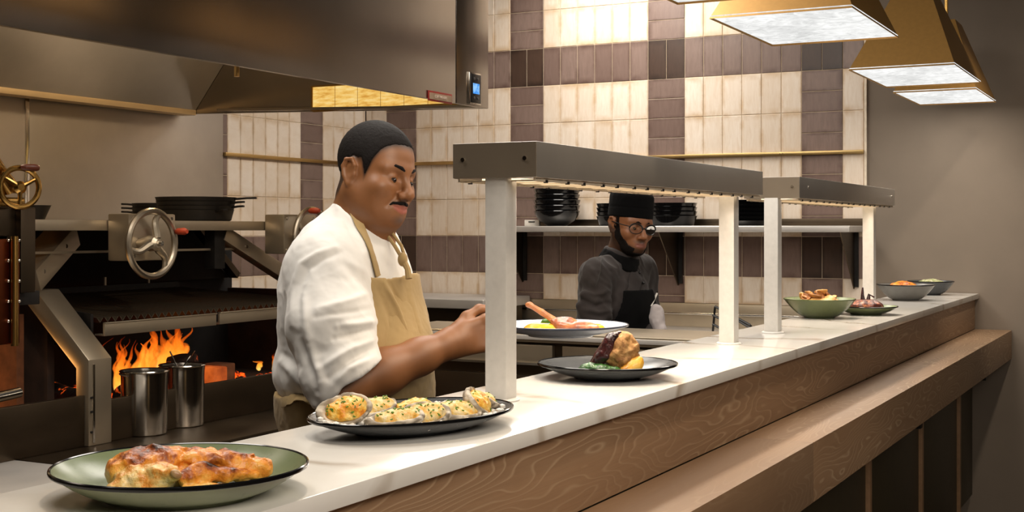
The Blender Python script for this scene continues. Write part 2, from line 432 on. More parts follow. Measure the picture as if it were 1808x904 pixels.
# ================================================================ PENDANTS
def mat_diffuser():
    t = NT('pendant_diffuser'); v = t.coord((6, 6, 1)); f = t.noise(v, 3.0, 5, .65, 1.5)
    g = t.noise(t.coord((2, 2, 1)), 2.0, 3)
    c = t.ramp(t.math('ADD', t.math('MULTIPLY', f, .6), t.math('MULTIPLY', g, .4)), [(.32, (.52, .52, .51)), (.62, (1, 1, .98))])
    e = t.n('ShaderNodeEmission'); t.l(c, e.inputs['Color']); e.inputs['Strength'].default_value = 1.0
    t.l(e.outputs[0], t.out.inputs['Surface']); return t.mat
M['diffuser'] = mat_diffuser()
D2 = 3.5
ZP = CAMZ+.1704*D2
def pendant(label, xn, xf, yl, yr, EN=3.6):
    yl, yr = yl*D2, yr*D2; xn, xf = xn*D2, xf*D2
    cx, cy = (xn+xf)/2, (yl+yr)/2
    t = thing('pendant_lamp', label, 'pendant lamp', (cx, cy, ZP), 0, 'brass pendants over the pass')
    hx, hy = (xf-xn)/2, (yl-yr)/2; H = .34; k = .30
    bot = [(-hx,-hy),(hx,-hy),(hx,hy),(-hx,hy)]; topq = [(a*k, b*k) for a, b in bot]
    th = .004
    def ring(q, s, z): return [Vector((cx+a*s, cy+b*s, z)) for a, b in q]
    o0, o1 = ring(bot, 1, ZP), ring(topq, 1, ZP+H); i0, i1 = ring(bot, .992, ZP), ring(topq, .95, ZP+H-th)
    m = MB().add(o0+o1+i0+i1, [(j,(j+1)%4,(j+1)%4+4,j+4) for j in range(4)]+[(j+12,(j+1)%4+12,(j+1)%4+8,j+8) for j in range(4)]
                 +[(j+8,(j+1)%4+8,(j+1)%4,j) for j in range(4)]+[(4,5,6,7),(15,14,13,12)])
    m.build('shade', M['brass_satin'], t, angle=20)
    dz = .005; s = .988
    MB().add(ring(bot, s, ZP+dz)+ring(bot, s, ZP+dz+.004), [(0,3,2,1),(4,5,6,7),(0,1,5,4),(1,2,6,5),(2,3,7,6),(3,0,4,7)]).build('diffuser', M['diffuser'], t)
    MB().cyl((cx, cy, ZP+H), (cx, cy, CEIL-.03), .008, 10).build('stem', M['brass'], t)
    MB().lathe([(.06, CEIL-.03), (.06, CEIL-.001)], (cx, cy, 0), 24).build('ceiling_rose', M['brass'], t)
    li = bpy.data.lights.new('pendant_bulb', 'AREA'); li.shape = 'RECTANGLE'; li.size = hx*1.7; li.size_y = hy*1.7
    li.energy = EN; li.color = (1, .90, .78)
    lo = bpy.data.objects.new('pendant_bulb_light', li); COL.objects.link(lo); lo.location = (cx, cy, ZP+dz-.004)
    return t
pendant('brass pyramid pendant lamp cut by the top edge, nearest of the row', .74, .935, .345, .228, 3.5)
pendant('large brass pyramid pendant lamp hanging second in the row', 1.0085, 1.188, .3453, .2300)
pendant('brass pyramid pendant lamp in front of the grey wall, third of the row', 1.406, 1.60, .3250, .2157, 5)
pendant('farthest brass pyramid pendant lamp, lowest in the photo beside the grey wall', 1.665, 1.85, .3300, .2305, 3.5)

# ================================================================ EXHAUST HOOD
HX = 4.98; HY = 2.71; HZ = 1.905
hood = thing('exhaust_hood', 'large brushed steel exhaust hood hanging over the grill', 'hood', (3.2, 3.5, HZ))
hl = 1.2; ZT = CEIL-.01; w = .02
MB().box((hl, HY, HZ), (HX-.30, HY+w, ZT)).build('front_panel', M['steel_hood'], hood, bevel=.002)
xseam = onY(805, 100, HY).x
front2 = MB().box((xseam+.002, HY-.002, HZ), (HX, HY+w, ZT)).build('corner_panel', M['steel_hood'], hood, bevel=.003)
for o in list(hood.children):
    if o.name.startswith('front_panel'): bpy.data.objects.remove(o)
MB().box((hl, HY, HZ), (xseam-.0015, HY+w, ZT)).build('front_panel', M['steel_hood'], hood, bevel=.002)
MB().prism([(HX-w, HY+w, HZ), (HX-w, YB-.03, HZ+.045), (HX-w, YB-.03, ZT), (HX-w, HY+w, ZT)], (w, 0, 0)).build('end_panel', M['steel_hood'], hood, bevel=.002)
MB().prism([(hl, HY+w, HZ), (hl, YB-.03, HZ+.045), (hl, YB-.03, ZT), (hl, HY+w, ZT)], (w, 0, 0)).build('end_panel', M['steel_hood'], hood, bevel=.002)
MB().box((hl+w, HY+w, 2.62), (HX-w, YB-.03, 2.64)).build('inner_roof', M['steel_dark'], hood)
# bottom return flange on the near right corner
MB().prism([(HX-.07, HY+w, HZ), (HX-.07, YB-.3, HZ+.045), (HX-w, YB-.3, HZ+.045), (HX-w, HY+w, HZ)], (0, 0, .012)).build('bottom_flange', M['steel_hood'], hood)
# rear gutter lip and sloping filter bank
MB().box((hl+w, YB-.13, HZ+.035), (HX-w-.001, YB-.045, HZ+.060)).build('rear_gutter', mat_steel('warm_gutter_steel', (222, 194, 150), .45, (20,1,1), rvar=.04, metal=.5), hood, bevel=.002)
MB().prism([(hl+w, YB-.125, HZ+.058), (hl+w, YB-.42, HZ+.42), (hl+w, YB-.40, HZ+.44), (hl+w, YB-.10, HZ+.06)], (HX-w-hl-w-.002, 0, 0)).build('rear_panel', M['steel_h'], hood)
# glowing panel inside the end panel: reflected light put in as emission
a = onX(553, 194, HX-w-.012); b = onX(722, 184, HX-w-.012)
def mat_reflection():
    t = NT('hood_reflection_glow'); f = t.noise(t.coord((1, 3, 14)), 5, 4, .6)
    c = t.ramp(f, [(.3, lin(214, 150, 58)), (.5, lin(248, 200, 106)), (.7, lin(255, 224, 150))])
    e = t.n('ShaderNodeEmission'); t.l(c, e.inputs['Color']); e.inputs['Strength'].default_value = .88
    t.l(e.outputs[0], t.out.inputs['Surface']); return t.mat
lens = MB().box((HX-w-.014, b.y-.35, HZ+.030), (HX-w-.002, a.y, HZ+.135)).build('reflection_panel', mat_reflection(), hood)
MB().box((HX-w-.018, a.y, HZ+.024), (HX-w-.001, a.y+.010, HZ+.141)).box((HX-w-.018, b.y-.36, HZ+.020), (HX-w-.001, a.y, HZ+.0295)).box((HX-w-.018, b.y-.36, HZ+.1355), (HX-w-.001, a.y, HZ+.143)).build('reflection_frame', M['brass'], hood)
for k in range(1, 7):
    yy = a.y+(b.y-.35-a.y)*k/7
    MB().box((HX-w-.0155, yy-.0007, HZ+.030), (HX-w-.0139, yy+.0007, HZ+.135)).build('reflection_joint', M['brass'], lens)  # thin bars copying tile joints in the painted reflection
# fire suppression nozzle
q = onY(418, 128, HY+.10)
MB().cyl((q.x, q.y, q.z-.014), (q.x, q.y, HZ+.12), .009, 12).build('nozzle', M['brass_trim'], hood)
# controller: blue screen between buttons
cp = onY(836, 157, HY-.002)
c0 = MB().box((cp.x-.050, HY-.012, cp.z-.068), (cp.x+.050, HY-.002, cp.z+.068)).build('control_panel', M['steel_bright'], hood, bevel=.003)
MB().box((cp.x-.043, HY-.015, cp.z-.061), (cp.x+.043, HY-.0118, cp.z+.061)).build('fascia', M['black_plastic'], c0, bevel=.002)
def mat_screen():
    t = NT('blue_screen'); f = t.noise(t.coord(), 45, 2)
    c = t.ramp(f, [(.42, lin(70, 150, 240)), (.58, lin(150, 205, 255))])
    e = t.n('ShaderNodeEmission'); t.l(c, e.inputs['Color']); e.inputs['Strength'].default_value = .95
    t.l(e.outputs[0], t.out.inputs['Surface']); return t.mat
MB().box((cp.x-.027, HY-.0165, cp.z-.022), (cp.x+.027, HY-.0149, cp.z+.022)).build('screen', mat_screen(), c0)
for sx in (-.016, .016):
    for sz in (.042, -.040):
        MB().cyl((cp.x+sx, HY-.0175, cp.z+sz), (cp.x+sx, HY-.0149, cp.z+sz), .006, 12).build('button', mat_plain('button_grey', (88, 84, 84), .4), c0)
# small red outlined maker's badge
b0 = onY(755, 170, HY); b1 = onY(797, 174, HY); bz = (b0.z+b1.z)/2
badge = MB().box((b0.x, HY-.004, bz-.021), (b1.x, HY-.0005, bz+.021)).build('maker_badge', mat_plain('badge_red', (150, 46, 38), .4), hood, bevel=.0015)
MB().box((b0.x+.008, HY-.0055, bz-.013), (b1.x-.006, HY-.0038, bz+.013)).build('badge_inset', mat_plain('badge_beige', (168, 142, 118), .4), badge)
def text_mesh(body, name, mat, parent, loc, size, rot, ext=.0006):
    cu = bpy.data.curves.new(name, 'FONT'); cu.body = body; cu.size = size; cu.extrude = ext; cu.align_x = 'CENTER'; cu.align_y = 'CENTER'
    tmp = bpy.data.objects.new(name, cu); COL.objects.link(tmp)
    dg = bpy.context.evaluated_depsgraph_get(); me = bpy.data.meshes.new_from_object(tmp.evaluated_get(dg))
    bpy.data.objects.remove(tmp)
    me.materials.clear(); me.materials.append(mat)
    o = bpy.data.objects.new(name, me); COL.objects.link(o); o.parent = parent
    o.location = Vector(loc)-rootloc(parent); o.rotation_euler = rot
    return o

text_mesh('CAPTIVEAIRE', 'badge_lettering', mat_plain('badge_letter', (226, 206, 190), .5), badge, ((b0.x+b1.x)/2+.001, HY-.0060, bz), .0165, (PI/2, 0, 0))
# ================================================================ WOOD-FIRED GRILL
M['sooty_brick'] = mat_plain('sooty_brick', (52, 32, 20), .9, 0, .6, 9, .3)
GX0, GX1 = 3.10, 4.95
ledge = thing('grill_ledge', 'low dark steel ledge in front of the fire, carrying the two pots', 'ledge', (3.9, 3.0, 0))
MB().box((2.78, 2.80, .655), (5.0, 3.235, .69)).build('top', M['steel_dark'], ledge, bevel=.003)
MB().box((2.80, 2.84, .08), (4.98, 3.23, .6545)).build('cabinet', M['steel_dark'], ledge)
for k in range(3):
    xa = 2.82+k*.72
    d = MB().box((xa, 2.818, .12), (xa+.69, 2.8395, .63)).build('door', M['steel'], ledge, bevel=.003)
    MB().tube([(xa+.1, 2.8175, .58), (xa+.1, 2.79, .58), (xa+.59, 2.79, .58), (xa+.59, 2.8175, .58)], .007, 8).build('handle', M['steel_bright'], d)
st = thing('steel_worktable', 'pale steel worktable left of the grill, behind the green chicken plate', 'table', (2.1, 2.7, 0))
MB().box((1.3, 2.42, .655), (2.772, 3.16, .69)).build('tabletop', M['steel_matte'], st, bevel=.004)
MB().box((1.3, 2.44, .60), (2.76, 3.14, .6545)).build('apron', M['steel'], st)
for x in (1.34, 2.72):
    for y in (2.48, 3.10): MB().cyl((x, y, 0), (x, y, .6), .02, 12).build('leg', M['steel'], st)

g = thing('wood_fired_grill', 'steel wood-fired grill bay with raised grates and large hand wheel', 'grill', (4.0, 3.6, 0))
MB().box((GX0, 4.10, .05), (GX1, 4.14, 1.375)).build('back_plate', M['soot'], g)
MB().box((GX1-.03, 3.25, .05), (GX1, 4.10, 1.10)).build('side_wall', M['sooty_brick'], g)
MB().prism([(GX0, 3.34, .70), (GX0, 4.1, .70), (GX0, 4.1, 1.2), (GX0, 3.62, 1.2), (GX0, 3.34, 1.12)], (.03, 0, 0)).build('side_wall', M['sooty_brick'], g)
MB().box((GX0, 3.236, .05), (GX1-.03, 4.10, .72)).build('hearth', M['sooty_brick'], g)
MB().box((3.148, 3.115, .6902), (4.92, 3.135, .828)).build('front_lip', M['steel_dark'], g, bevel=.003)
# slanted then upright square frame on the near side
fr = MB()
for xa, xb2 in ((3.046, 3.146),):
    p0 = [(xa, 3.10, .6902), (xa, 3.10, .965), (xa, 3.335, 1.182), (xa, 3.385, 1.182), (xa, 3.385, 1.145), (xa, 3.155, .935), (xa, 3.155, .6902)]
    fr.prism(p0, (xb2-xa, 0, 0))
side = fr.build('side_frame', M['steel'], g, bevel=.004)
MB().box((3.062, 3.0965, .70), (3.070, 3.0998, .95)).build('flange', M['steel_bright'], side)
for zz in (.735, .80, .845): MB().cyl((3.056, 3.094, zz), (3.056, 3.0999, zz), .004, 8).build('bolt', M['black_iron'], side)
# side plates of the grate carriage
MB().prism([(3.163, 3.21, 1.10), (3.163, 3.75, 1.165), (3.163, 3.75, 1.0), (3.163, 3.21, .99)], (.012, 0, 0)).build('carriage_plate', M['black_iron'], g)
def grate(x0, x1, zf, zb):
    m = MB(); n = int((x1-x0)/.034)
    for k in range(n+1):
        x = x0+(x1-x0)*k/n; w = .0155; h = .014
        y0, y1 = 3.2, 3.95
        # V-channel bar
        a = [(x-w, y0, zf), (x-w*.6, y0, zf-.002), (x, y0, zf-h), (x+w*.6, y0, zf-.002), (x+w, y0, zf), (x, y0, zf-h-.004)]
        vs = [Vector(p) for p in a]+[Vector((p[0], y1, p[2]-zf+zb)) for p in a]
        m.add(vs, [(5,4,3,2),(5,2,1,0),(8,9,10,11),(6,7,8,11)]+[(i,(i+1)%6,(i+1)%6+6,i+6) for i in range(6)])
    for yy, zz in ((3.4, zf+(zb-zf)*.27-.022), (3.8, zf+(zb-zf)*.8-.022)): m.box((x0-.012, yy-.006, zz-.006), (x1+.012, yy+.006, zz+.006))
    o = m.build('grate', mat_steel('seasoned_grate_steel', (84, 74, 60), .5, (1, 12, 1), metal=.6), g)
    return o
grate(3.195, 3.745, 1.088, 1.128)
grate(3.775, 4.40, 1.088, 1.128)
for x0, x1, dz in ((3.17, 3.722, 0), (3.74, 4.42, .002)):
    m = MB().box((x0, 3.155, 1.03+dz), (x1, 3.163, 1.074+dz)).box((x0, 3.163, 1.03+dz), (x1, 3.20, 1.036+dz)).box((x0, 3.150, 1.070+dz), (x1, 3.163, 1.0745+dz))
    m.build('drip_tray', M['steel'], g, bevel=.001)
MB().box((3.163, 3.955, 1.095), (4.42, 3.975, 1.15)).build('grate_back_rail', M['black_iron'], g)
for x in (3.30, 3.52, 3.95, 4.2): MB().cyl((x, 3.93, 1.152), (x, 3.93, 1.185), .006, 8).build('stud', M['steel'], g)
# mantel beam with plate shelf behind it
MB().box((2.90, 3.195, 1.376), (4.06, 3.235, 1.411)).box((2.90, 3.2355, 1.403), (4.94, 4.36, 1.411)).build('mantel_beam', M['steel'], g, bevel=.002)
MB().box((4.065, 3.197, 1.378), (4.93, 3.233, 1.409)).build('mantel_beam', M['steel'], g, bevel=.002)
MB().box((2.96, 3.30, 1.30), (4.06, 3.31, 1.308)).build('tie_rod', M['steel'], g)
# black funnel over the coals
MB().prism([(3.20, 4.095, 1.15), (4.90, 4.095, 1.15), (4.50, 4.095, 1.40), (3.72, 4.095, 1.40)], (0, -.03, 0)).build('smoke_plate', M['soot'], g)
MB().beam((4.62, 4.04, 1.40), (4.90, 4.04, 1.16), .03, .05, (0, 1, 0)).build('smoke_plate_edge', M['steel_dark'], g)
# diagonal arms
def arm(a, b, w, h):
    o = MB().beam(a, b, w, h, (0, 0, 1)).build('diagonal_arm', M['steel'], g, bevel=.003)
    d = (Vector(b)-Vector(a)).normalized()
    for s in (.25, .8):
        p = Vector(a)+(Vector(b)-Vector(a))*s
        MB().cyl(p+Vector((0, -w/2-.004, 0)), p+Vector((0, -w/2+.001, 0)), .007, 10).build('bolt', M['steel_bright'], o)
arm((3.25, 3.42, 1.360), (2.985, 3.32, 1.215), .10, .075)
arm((3.92, 3.30, 1.365), (4.40, 3.30, 1.155), .05, .055)
MB().box((3.86, 3.28, 1.23), (3.92, 3.33, 1.376)).build('arm_post', M['black_iron'], g, bevel=.002)
# gear boxes and hand wheels
def gear_box(x0, x1, z0, z1):
    o = MB().box((x0, 3.10, z0), (x1, 3.193, z1)).build('gear_box', M['steel'], g, bevel=.006)
    for sx in (.1, .9):
        for sz in (.1, .9): MB().cyl((x0+(x1-x0)*sx, 3.096, z0+(z1-z0)*sz), (x0+(x1-x0)*sx, 3.101, z0+(z1-z0)*sz), .006, 10).build('screw', M['steel_bright'], o)
gear_box(3.222, 3.445, 1.275, 1.432)
gear_box(4.05, 4.26, 1.285, 1.438)
def hand_wheel(c, R, knob_a, phase):
    cx, cy, cz = c
    rim = MB().tube([(cx+R*math.cos(2*PI*k/48), cy, cz+R*math.sin(2*PI*k/48)) for k in range(48)], .0115, 10, closed=True)
    o = rim.build('hand_wheel', mat_steel('cast_wheel_metal', (172, 160, 142), .35, (6,6,6)), g)
    for k in range(3):
        a = phase+k*2*PI/3; pts = []
        for j in range(9):
            s = j/8; aa = a+.5*math.sin(s*PI)*.55; r = .02+s*(R-.022)
            pts.append((cx+r*math.cos(aa), cy-.018*(1-s)+.004, cz+r*math.sin(aa)))
        MB().tube(pts, [.014-.006*abs(j/8-.1) for j in range(9)], 8).build('spoke', M['steel'], o)
    MB().lathe([(.0, -.014), (.018, -.014), (.024, -.004), (.024, .01), (.0, .011)], (0,0,0), 20)
    hub = MB().tube([(cx, cy-.03, cz), (cx, cy-.02, cz), (cx, cy+.01, cz), (cx, cy+.055, cz)], [.014, .024, .026, .016], 18)
    hub.build('hub', M['steel'], o)
    MB().cyl((cx, cy-.045, cz), (cx, cy-.028, cz), .008, 10).build('hub_nut', M['steel_bright'], o)
    kx, kz = cx+R*math.cos(knob_a), cz+R*math.sin(knob_a)
    kn = MB().tube([(kx, cy-.012, kz), (kx, cy-.02, kz), (kx, cy-.05, kz), (kx, cy-.062, kz)], [.006, .011, .0125, .007], 14).build('knob', M['red_knob'], o)
hand_wheel((3.271, 3.045, 1.333), .108, .38, 1.15)
hand_wheel((4.155, 3.045, 1.350), .108, 1.9, .4)

# ---- neighbouring cabinet bay on the far left
c = thing('grill_cabinet', 'left grill cabinet with a riveted copper door and grey post', 'cabinet', (2.6, 3.4, 0))
MB().box((1.7, 4.10, .05), (3.04, 4.14, 1.19)).build('back_plate', M['soot'], c)
MB().box((1.7, 3.236, .05), (3.04, 4.1, .72)).build('hearth', M['soot'], c)
MB().box((3.045, 3.42, .722), (3.075, 4.09, 1.1)).build('brick_cheek', M['firebrick'], c)
MB().box((1.9, 3.115, .6902), (3.044, 3.135, .852)).build('front_lip', M['steel_dark'], c, bevel=.003)
MB().box((2.776, 3.10, 1.19), (2.832, 3.16, 1.446)).build('post', M['steel_dark'], c, bevel=.003)
MB().box((2.0, 3.16, 1.15), (2.832, 3.36, 1.195)).build('mantel', M['steel_dark'], c, bevel=.003)
MB().box((2.745, 3.14, 1.15), (2.885, 3.30, 1.192)).build('bracket', M['black_iron'], c, bevel=.003)
MB().box((2.0, 3.12, 1.36), (2.776, 3.16, 1.446)).build('top_rail', M['steel_dark'], c, bevel=.003)
dr = MB().box((2.2, 3.10, 1.04), (2.772, 3.115, 1.352)).build('door', M['copper'], c, bevel=.003)
hx = onY(25, 500, 3.09).x
MB().cyl((hx, 3.088, 1.035), (hx, 3.088, 1.36), .011, 12).build('hinge_rod', M['brass'], dr)
for k, v in enumerate((424, 460, 496, 532, 567)):
    for u in (14, 33):
        if u == 33 and v > 540: continue
        p = onY(u, v, 3.10); MB().sphere((p.x, 3.0985, p.z), .006, 6).build('rivet', M['steel_bright'], dr)
MB().cyl((2.3, 3.04, .872), (2.716, 3.04, .903), .0155, 16).build('pull_handle', M['steel_bright'], c)
MB().tube([(2.45, 3.04, .884), (2.45, 3.114, .84)], .008, 8).build('pull_handle_stay', M['steel'], c)
# brass hand wheel with brown grip on top of the post
bw = thing('brass_hand_wheel', 'small brass hand wheel with brown grip above the copper door', 'hand wheel', (2.70, 3.13, 1.447))
nrm = (Vector((0, -1, 0))+TOCAM*.5).normalized(); sx = nrm.cross(UP).normalized()*-1
bc = Vector((2.70, 3.02, 1.502))
R = .057
MB().tube([bc+sx*R*math.cos(2*PI*k/40)+UP*R*math.sin(2*PI*k/40) for k in range(40)], .0085, 10, closed=True).build('rim', M['brass'], bw)
for k in range(3):
    a = .5+k*2*PI/3; MB().tube([bc, bc+(sx*math.cos(a)+UP*math.sin(a))*R*.55-nrm*-.004, bc+(sx*math.cos(a)+UP*math.sin(a))*R], [.009, .006, .005], 8).build('spoke', M['brass'], bw)
MB().tube([bc+nrm*.012, bc+nrm*.004, bc-nrm*.03, bc-nrm*.10], [.01, .019, .017, .014], 16).build('hub', M['brass'], bw)
gp = bc+sx*R*.35+UP*R*1.02
MB().tube([gp-sx*.022+nrm*.012, gp-sx*.012+nrm*.016, gp+sx*.022+nrm*.014, gp+sx*.030+nrm*.012], [.007, .0105, .0105, .008], 14).build('grip', M['brown_grip'], bw)
pb = bc-nrm*.06
MB().tube([pb+Vector((.0, 0, -.005)), pb+Vector((-.045, .0, .05)), pb+Vector((-.15, 0, .19))], [.026, .020, .018], 16).build('brass_pipe', M['brass'], bw)
MB().box((2.62, 3.08, 1.447), (2.775, 3.19, 1.475)).build('bearing_block', M['brass'], bw, bevel=.006)

# ---- two tall pots standing on the ledge
def pot(loc, label):
    t = thing('steel_pot', label, 'pot', loc, 0, 'steel pots in front of the fire')
    h = .213; r = .077
    MB().lathe([(0, 0), (r*.9, 0), (r*.95, .004), (r*.97, .02), (r, h-.02), (r+.002, h-.004), (r+.006, h), (r+.004, h+.003), (r-.002, h), (r-.003, h-.02), (r*.93, .012), (0, .010)], (0,0,0), 40).build('body', M['steel_bright'], t, local=True)
    MB().tube([(-.0+ (r+.004)*math.cos(a), (r+.004)*math.sin(a), h-.012-.004*math.sin(a*2)) for a in np.linspace(0, PI, 22)], .0025, 6).build('bail_handle', M['steel'], t, local=True)
    MB().lathe([(0, h-.03), (r*.96, h-.03)], (0,0,0), 30).build('contents', M['soot'], t, local=True)
    return t
p1 = onZ(255, 766, .6902); p2 = onZ(322, 751, .6902)
pot(p1, 'tall steel pot on the ledge, the nearer left one of two')
pot(p2, 'tall steel pot behind and right of the other pot')
t = thing('wire_skimmer', 'thin wire tongs standing in the right steel pot', 'tongs', (p2.x, p2.y, .705))
q = Vector(p2)
for s in (-1, 1):
    MB().tube([q+Vector((0, 0, .02)), q+Vector((-.01*s, .01, .2)), q+Vector((-.03*s, .03*s, .262))], .0028, 6).build('arm', M['steel_bright'], t)

# ---- logs, embers, flames
def log(loc, L, r, rz, tilt, label, glow=False):
    t = thing('burning_log', label, 'log', loc, 0, 'logs burning in the firebox')
    d = Vector((math.cos(rz)*math.cos(tilt), math.sin(rz)*math.cos(tilt), math.sin(tilt)))
    pts = [d*(s-.5)*L for s in np.linspace(0, 1, 9)]
    m = MB().tube(pts, [r*(1+.1*math.sin(7*k+rz)) for k in range(9)], 14)
    o = m.build('bark', M['charred'], t, local=True)
    MB().tube([d*(-.5*L-.002), d*(-.5*L+.004)], [r*.82, r*.85], 14).build('cut_end', M['charred'], t, local=True)
    return t
def mat_char():
    t = NT('charred_wood'); f = t.noise(t.coord(), 16, 5, .7); f2 = t.noise(t.coord((1,1,2)), 34, 3)
    col = t.ramp(f, [(.3, lin(16, 12, 10)), (.7, lin(52, 38, 28))])
    e = t.ramp(f, [(.60, (0,0,0)), (.72, lin(255, 90, 20))])
    return t.bsdf(col, .95, 0, t.bump(f2, .8, .01), Emission_Color=e, Emission_Strength=1.2)
M['charred'] = mat_char()
def mat_ember():
    t = NT('ember'); f = t.noise(t.coord(), 22, 4, .7)
    col = t.ramp(f, [(.3, lin(20, 14, 10)), (.7, lin(70, 44, 30))])
    e = t.ramp(f, [(.50, (0,0,0)), (.60, lin(255, 80, 14)), (.75, lin(255, 140, 40))])
    return t.bsdf(col, .95, 0, Emission_Color=e, Emission_Strength=1.4)
M['ember'] = mat_ember()
zf = .72
log((3.62, 3.42, zf+.075), .30, .045, .35, .1, 'charred log lying behind the two steel pots')
log((3.93, 3.50, zf+.135), .11, .036, -1.1, .12, 'round ended black log on top of the fire')
log((3.38, 3.50, zf+.055), .40, .045, 1.2, .0, 'charred log at the left of the fire by the side frame')
log((3.95, 3.62, zf+.055), .42, .05, .15, .0, 'blackened log lying at the back of the fire')
def mat_glow():
    t = NT('glowing_firebrick'); f = t.noise(t.coord(), 9, 4, .6)
    return t.bsdf(lin(120, 60, 30), .9, 0, None, Emission_Color=t.ramp(f, [(.3, lin(120, 40, 10)), (.6, lin(226, 104, 34))]), Emission_Strength=.75)
M['glow_brick'] = mat_glow()
bk = thing('glowing_brick', 'glowing orange brick right of the steel pots behind the lip', 'brick', (4.0, 3.38, zf))
mb = MB().obox((3.93, 3.36, zf+.065), (.040, 0, 0), (0, .05, 0), (0, 0, .064))
mb.build('brick', M['glow_brick'], bk, bevel=.006)
bk2 = MB().obox((4.05, 3.42, zf+.065), (.04, 0, 0), (0, .05, 0), (0, 0, .0645)).build('firebrick_block', M['firebrick'], bevel=.006)
tag(bk2, 'tan firebrick standing beside the glowing brick in the fire', 'brick')
bm_ = MB()
for k in range(150):
    x, y = random.uniform(3.2, 4.5), random.uniform(3.28, 3.95); r = random.uniform(.014, .034)
    bm_.sphere((x, y, zf+r*1.0), r, 4, sc=(1, random.uniform(.7, 1.3), random.uniform(.6, 1)))
tag(bm_.build('ember_bed', M['ember'], smooth=False), 'bed of glowing embers on the grill hearth', 'embers', kind='stuff')
def mat_flame():
    t = NT('flame'); tc = t.n('ShaderNodeTexCoord'); sp = t.n('ShaderNodeSeparateXYZ'); t.l(tc.outputs['Generated'], sp.inputs[0])
    n = t.noise(t.coord((1, 1, .45)), 26, 4, .6, 1.2)
    h = t.math('ADD', sp.outputs[2], t.math('MULTIPLY', t.math('SUBTRACT', n, .5), .9))
    c = t.ramp(h, [(.05, lin(255, 206, 110)), (.30, lin(255, 160, 52)), (.6, lin(250, 112, 22)), (.95, lin(190, 54, 8))])
    lw = t.n('ShaderNodeLayerWeight'); lw.inputs['Blend'].default_value = .5
    a = t.math('SUBTRACT', 1.0, lw.outputs['Facing'])
    a = t.math('MULTIPLY', t.math('POWER', a, 1.5), t.ramp(h, [(.25, (.95,.95,.95)), (1.0, (.12,.12,.12))]))
    a = t.math('MULTIPLY', a, t.ramp(n, [(.3, (.25,.25,.25)), (.6, (1,1,1))]))
    e = t.n('ShaderNodeEmission'); t.l(c, e.inputs['Color']); e.inputs['Strength'].default_value = 1.5
    tr = t.n('ShaderNodeBsdfTransparent'); mx = t.n('ShaderNodeMixShader')
    t.l(a, mx.inputs[0]); t.l(tr.outputs[0], mx.inputs[1]); t.l(e.outputs[0], mx.inputs[2]); t.l(mx.outputs[0], t.out.inputs['Surface'])
    return t.mat
M['flame'] = mat_flame()
def fire(label, tongues):
    m = MB()
    for (x, y, z, h, r, lean) in tongues:
        n = 18; ph = random.uniform(0, 6); p2_ = random.uniform(0, 6); w = random.uniform(.014, .034)
        pts = []; rs = []
        for k in range(n+1):
            s = k/n
            pts.append((x+lean*s*s+w*(math.sin(ph+s*7)*s+.5*math.sin(p2_+s*15)*s), y+.5*w*math.cos(ph+s*6)*s, z+h*s))
            rs.append(max(.001, r*(math.sin(PI*min(1, .22+s*.78))**1.1)*(1+.35*math.sin(p2_+13*s)*s)))
        m.tube(pts, rs, 12)
    o = m.build('fire', M['flame']); tag(o, label, 'fire'); return o
RU = random.uniform
q = onY(283, 640, 3.62)
fire('tall orange flame leaping behind the two steel pots', [(q.x+dx, 3.62+RU(-.06, .06), zf+.05+RU(0, .05), (.25-1.1*abs(dx))*RU(.75, 1.1), RU(.012, .026), RU(-.05, .06)) for dx in [RU(-.12, .12) for k in range(26)]])
q = onY(215, 650, 3.50)
fire('low orange flames at the left beside the slanted steel frame', [(q.x+RU(-.12, .06), 3.45+RU(-.06, .08), zf+.03+RU(0, .05), RU(.09, .21), RU(.008, .017), RU(-.02, .07)) for k in range(18)])
fire('small flame shapes imitating a fire reflection far right in the firebox near the chef in white', [(4.76+RU(-.03, .05), 3.72+RU(-.05, .05), zf+.02, RU(.04, .09), RU(.008, .013), RU(-.02, .02)) for k in range(5)])  # flame shapes added in place of orange fire reflections

# ---- cast iron pans stacked on the mantel shelf
def pan(c, r, h, hdir, hl, label, group):
    t = thing('cast_iron_pan', label, 'pan', c, 0, group)
    MB().lathe([(0, 0), (r*.86, 0), (r*.93, .006), (r, h), (r+.003, h+.001), (r-.004, h+.001), (r*.90, .008), (0, .006)], (0,0,0), 36).build('body', M['black_iron'], t, local=True)
    d = Vector(hdir).normalized()
    MB().ribbon([d*(r-.004)+UP*(h-.006), d*(r+hl*.5)+UP*(h-.002), d*(r+hl)+UP*(h-.001)], [UP]*3, .022, .008).build('handle', M['black_iron'], t, local=True, bevel=.002)
    return t
zt = 1.4112
pc = onY(346, 380, 3.55)
for k, (hd, hl_, lb) in enumerate(((RIGHT+TOCAM*.9, .05, 'lowest cast iron pan of the taller stack on the grill mantel'), (RIGHT+TOCAM*.1, .045, 'cast iron pan second from the bottom of the taller mantel stack'),
                        (RIGHT+TOCAM*.2, .05, 'cast iron pan just under the top one of the taller mantel stack'), (RIGHT, .085, 'topmost cast iron pan of the taller stack, long handle pointing right'))):
    pan((pc.x, pc.y, zt+.0168*k), .150+.003*k, .046, hd, hl_, lb, 'cast iron pans on the grill mantel')
pc2 = onY(287, 380, 3.93)
for k, lb in enumerate(('lowest pan of the shorter cast iron stack behind the hand wheel', 'middle pan of the shorter cast iron stack behind the hand wheel', 'top pan of the shorter cast iron stack behind the hand wheel')):
    pan((pc2.x, pc2.y, zt+.0168*k), .128, .046, (-.3, 1, 0), .06, lb, 'cast iron pans behind the wheel')
q = onY(62, 384, 3.5)
t = thing('black_bowl', 'small black bowl on the far left end of the grill mantel', 'bowl', (q.x, 3.5, zt))
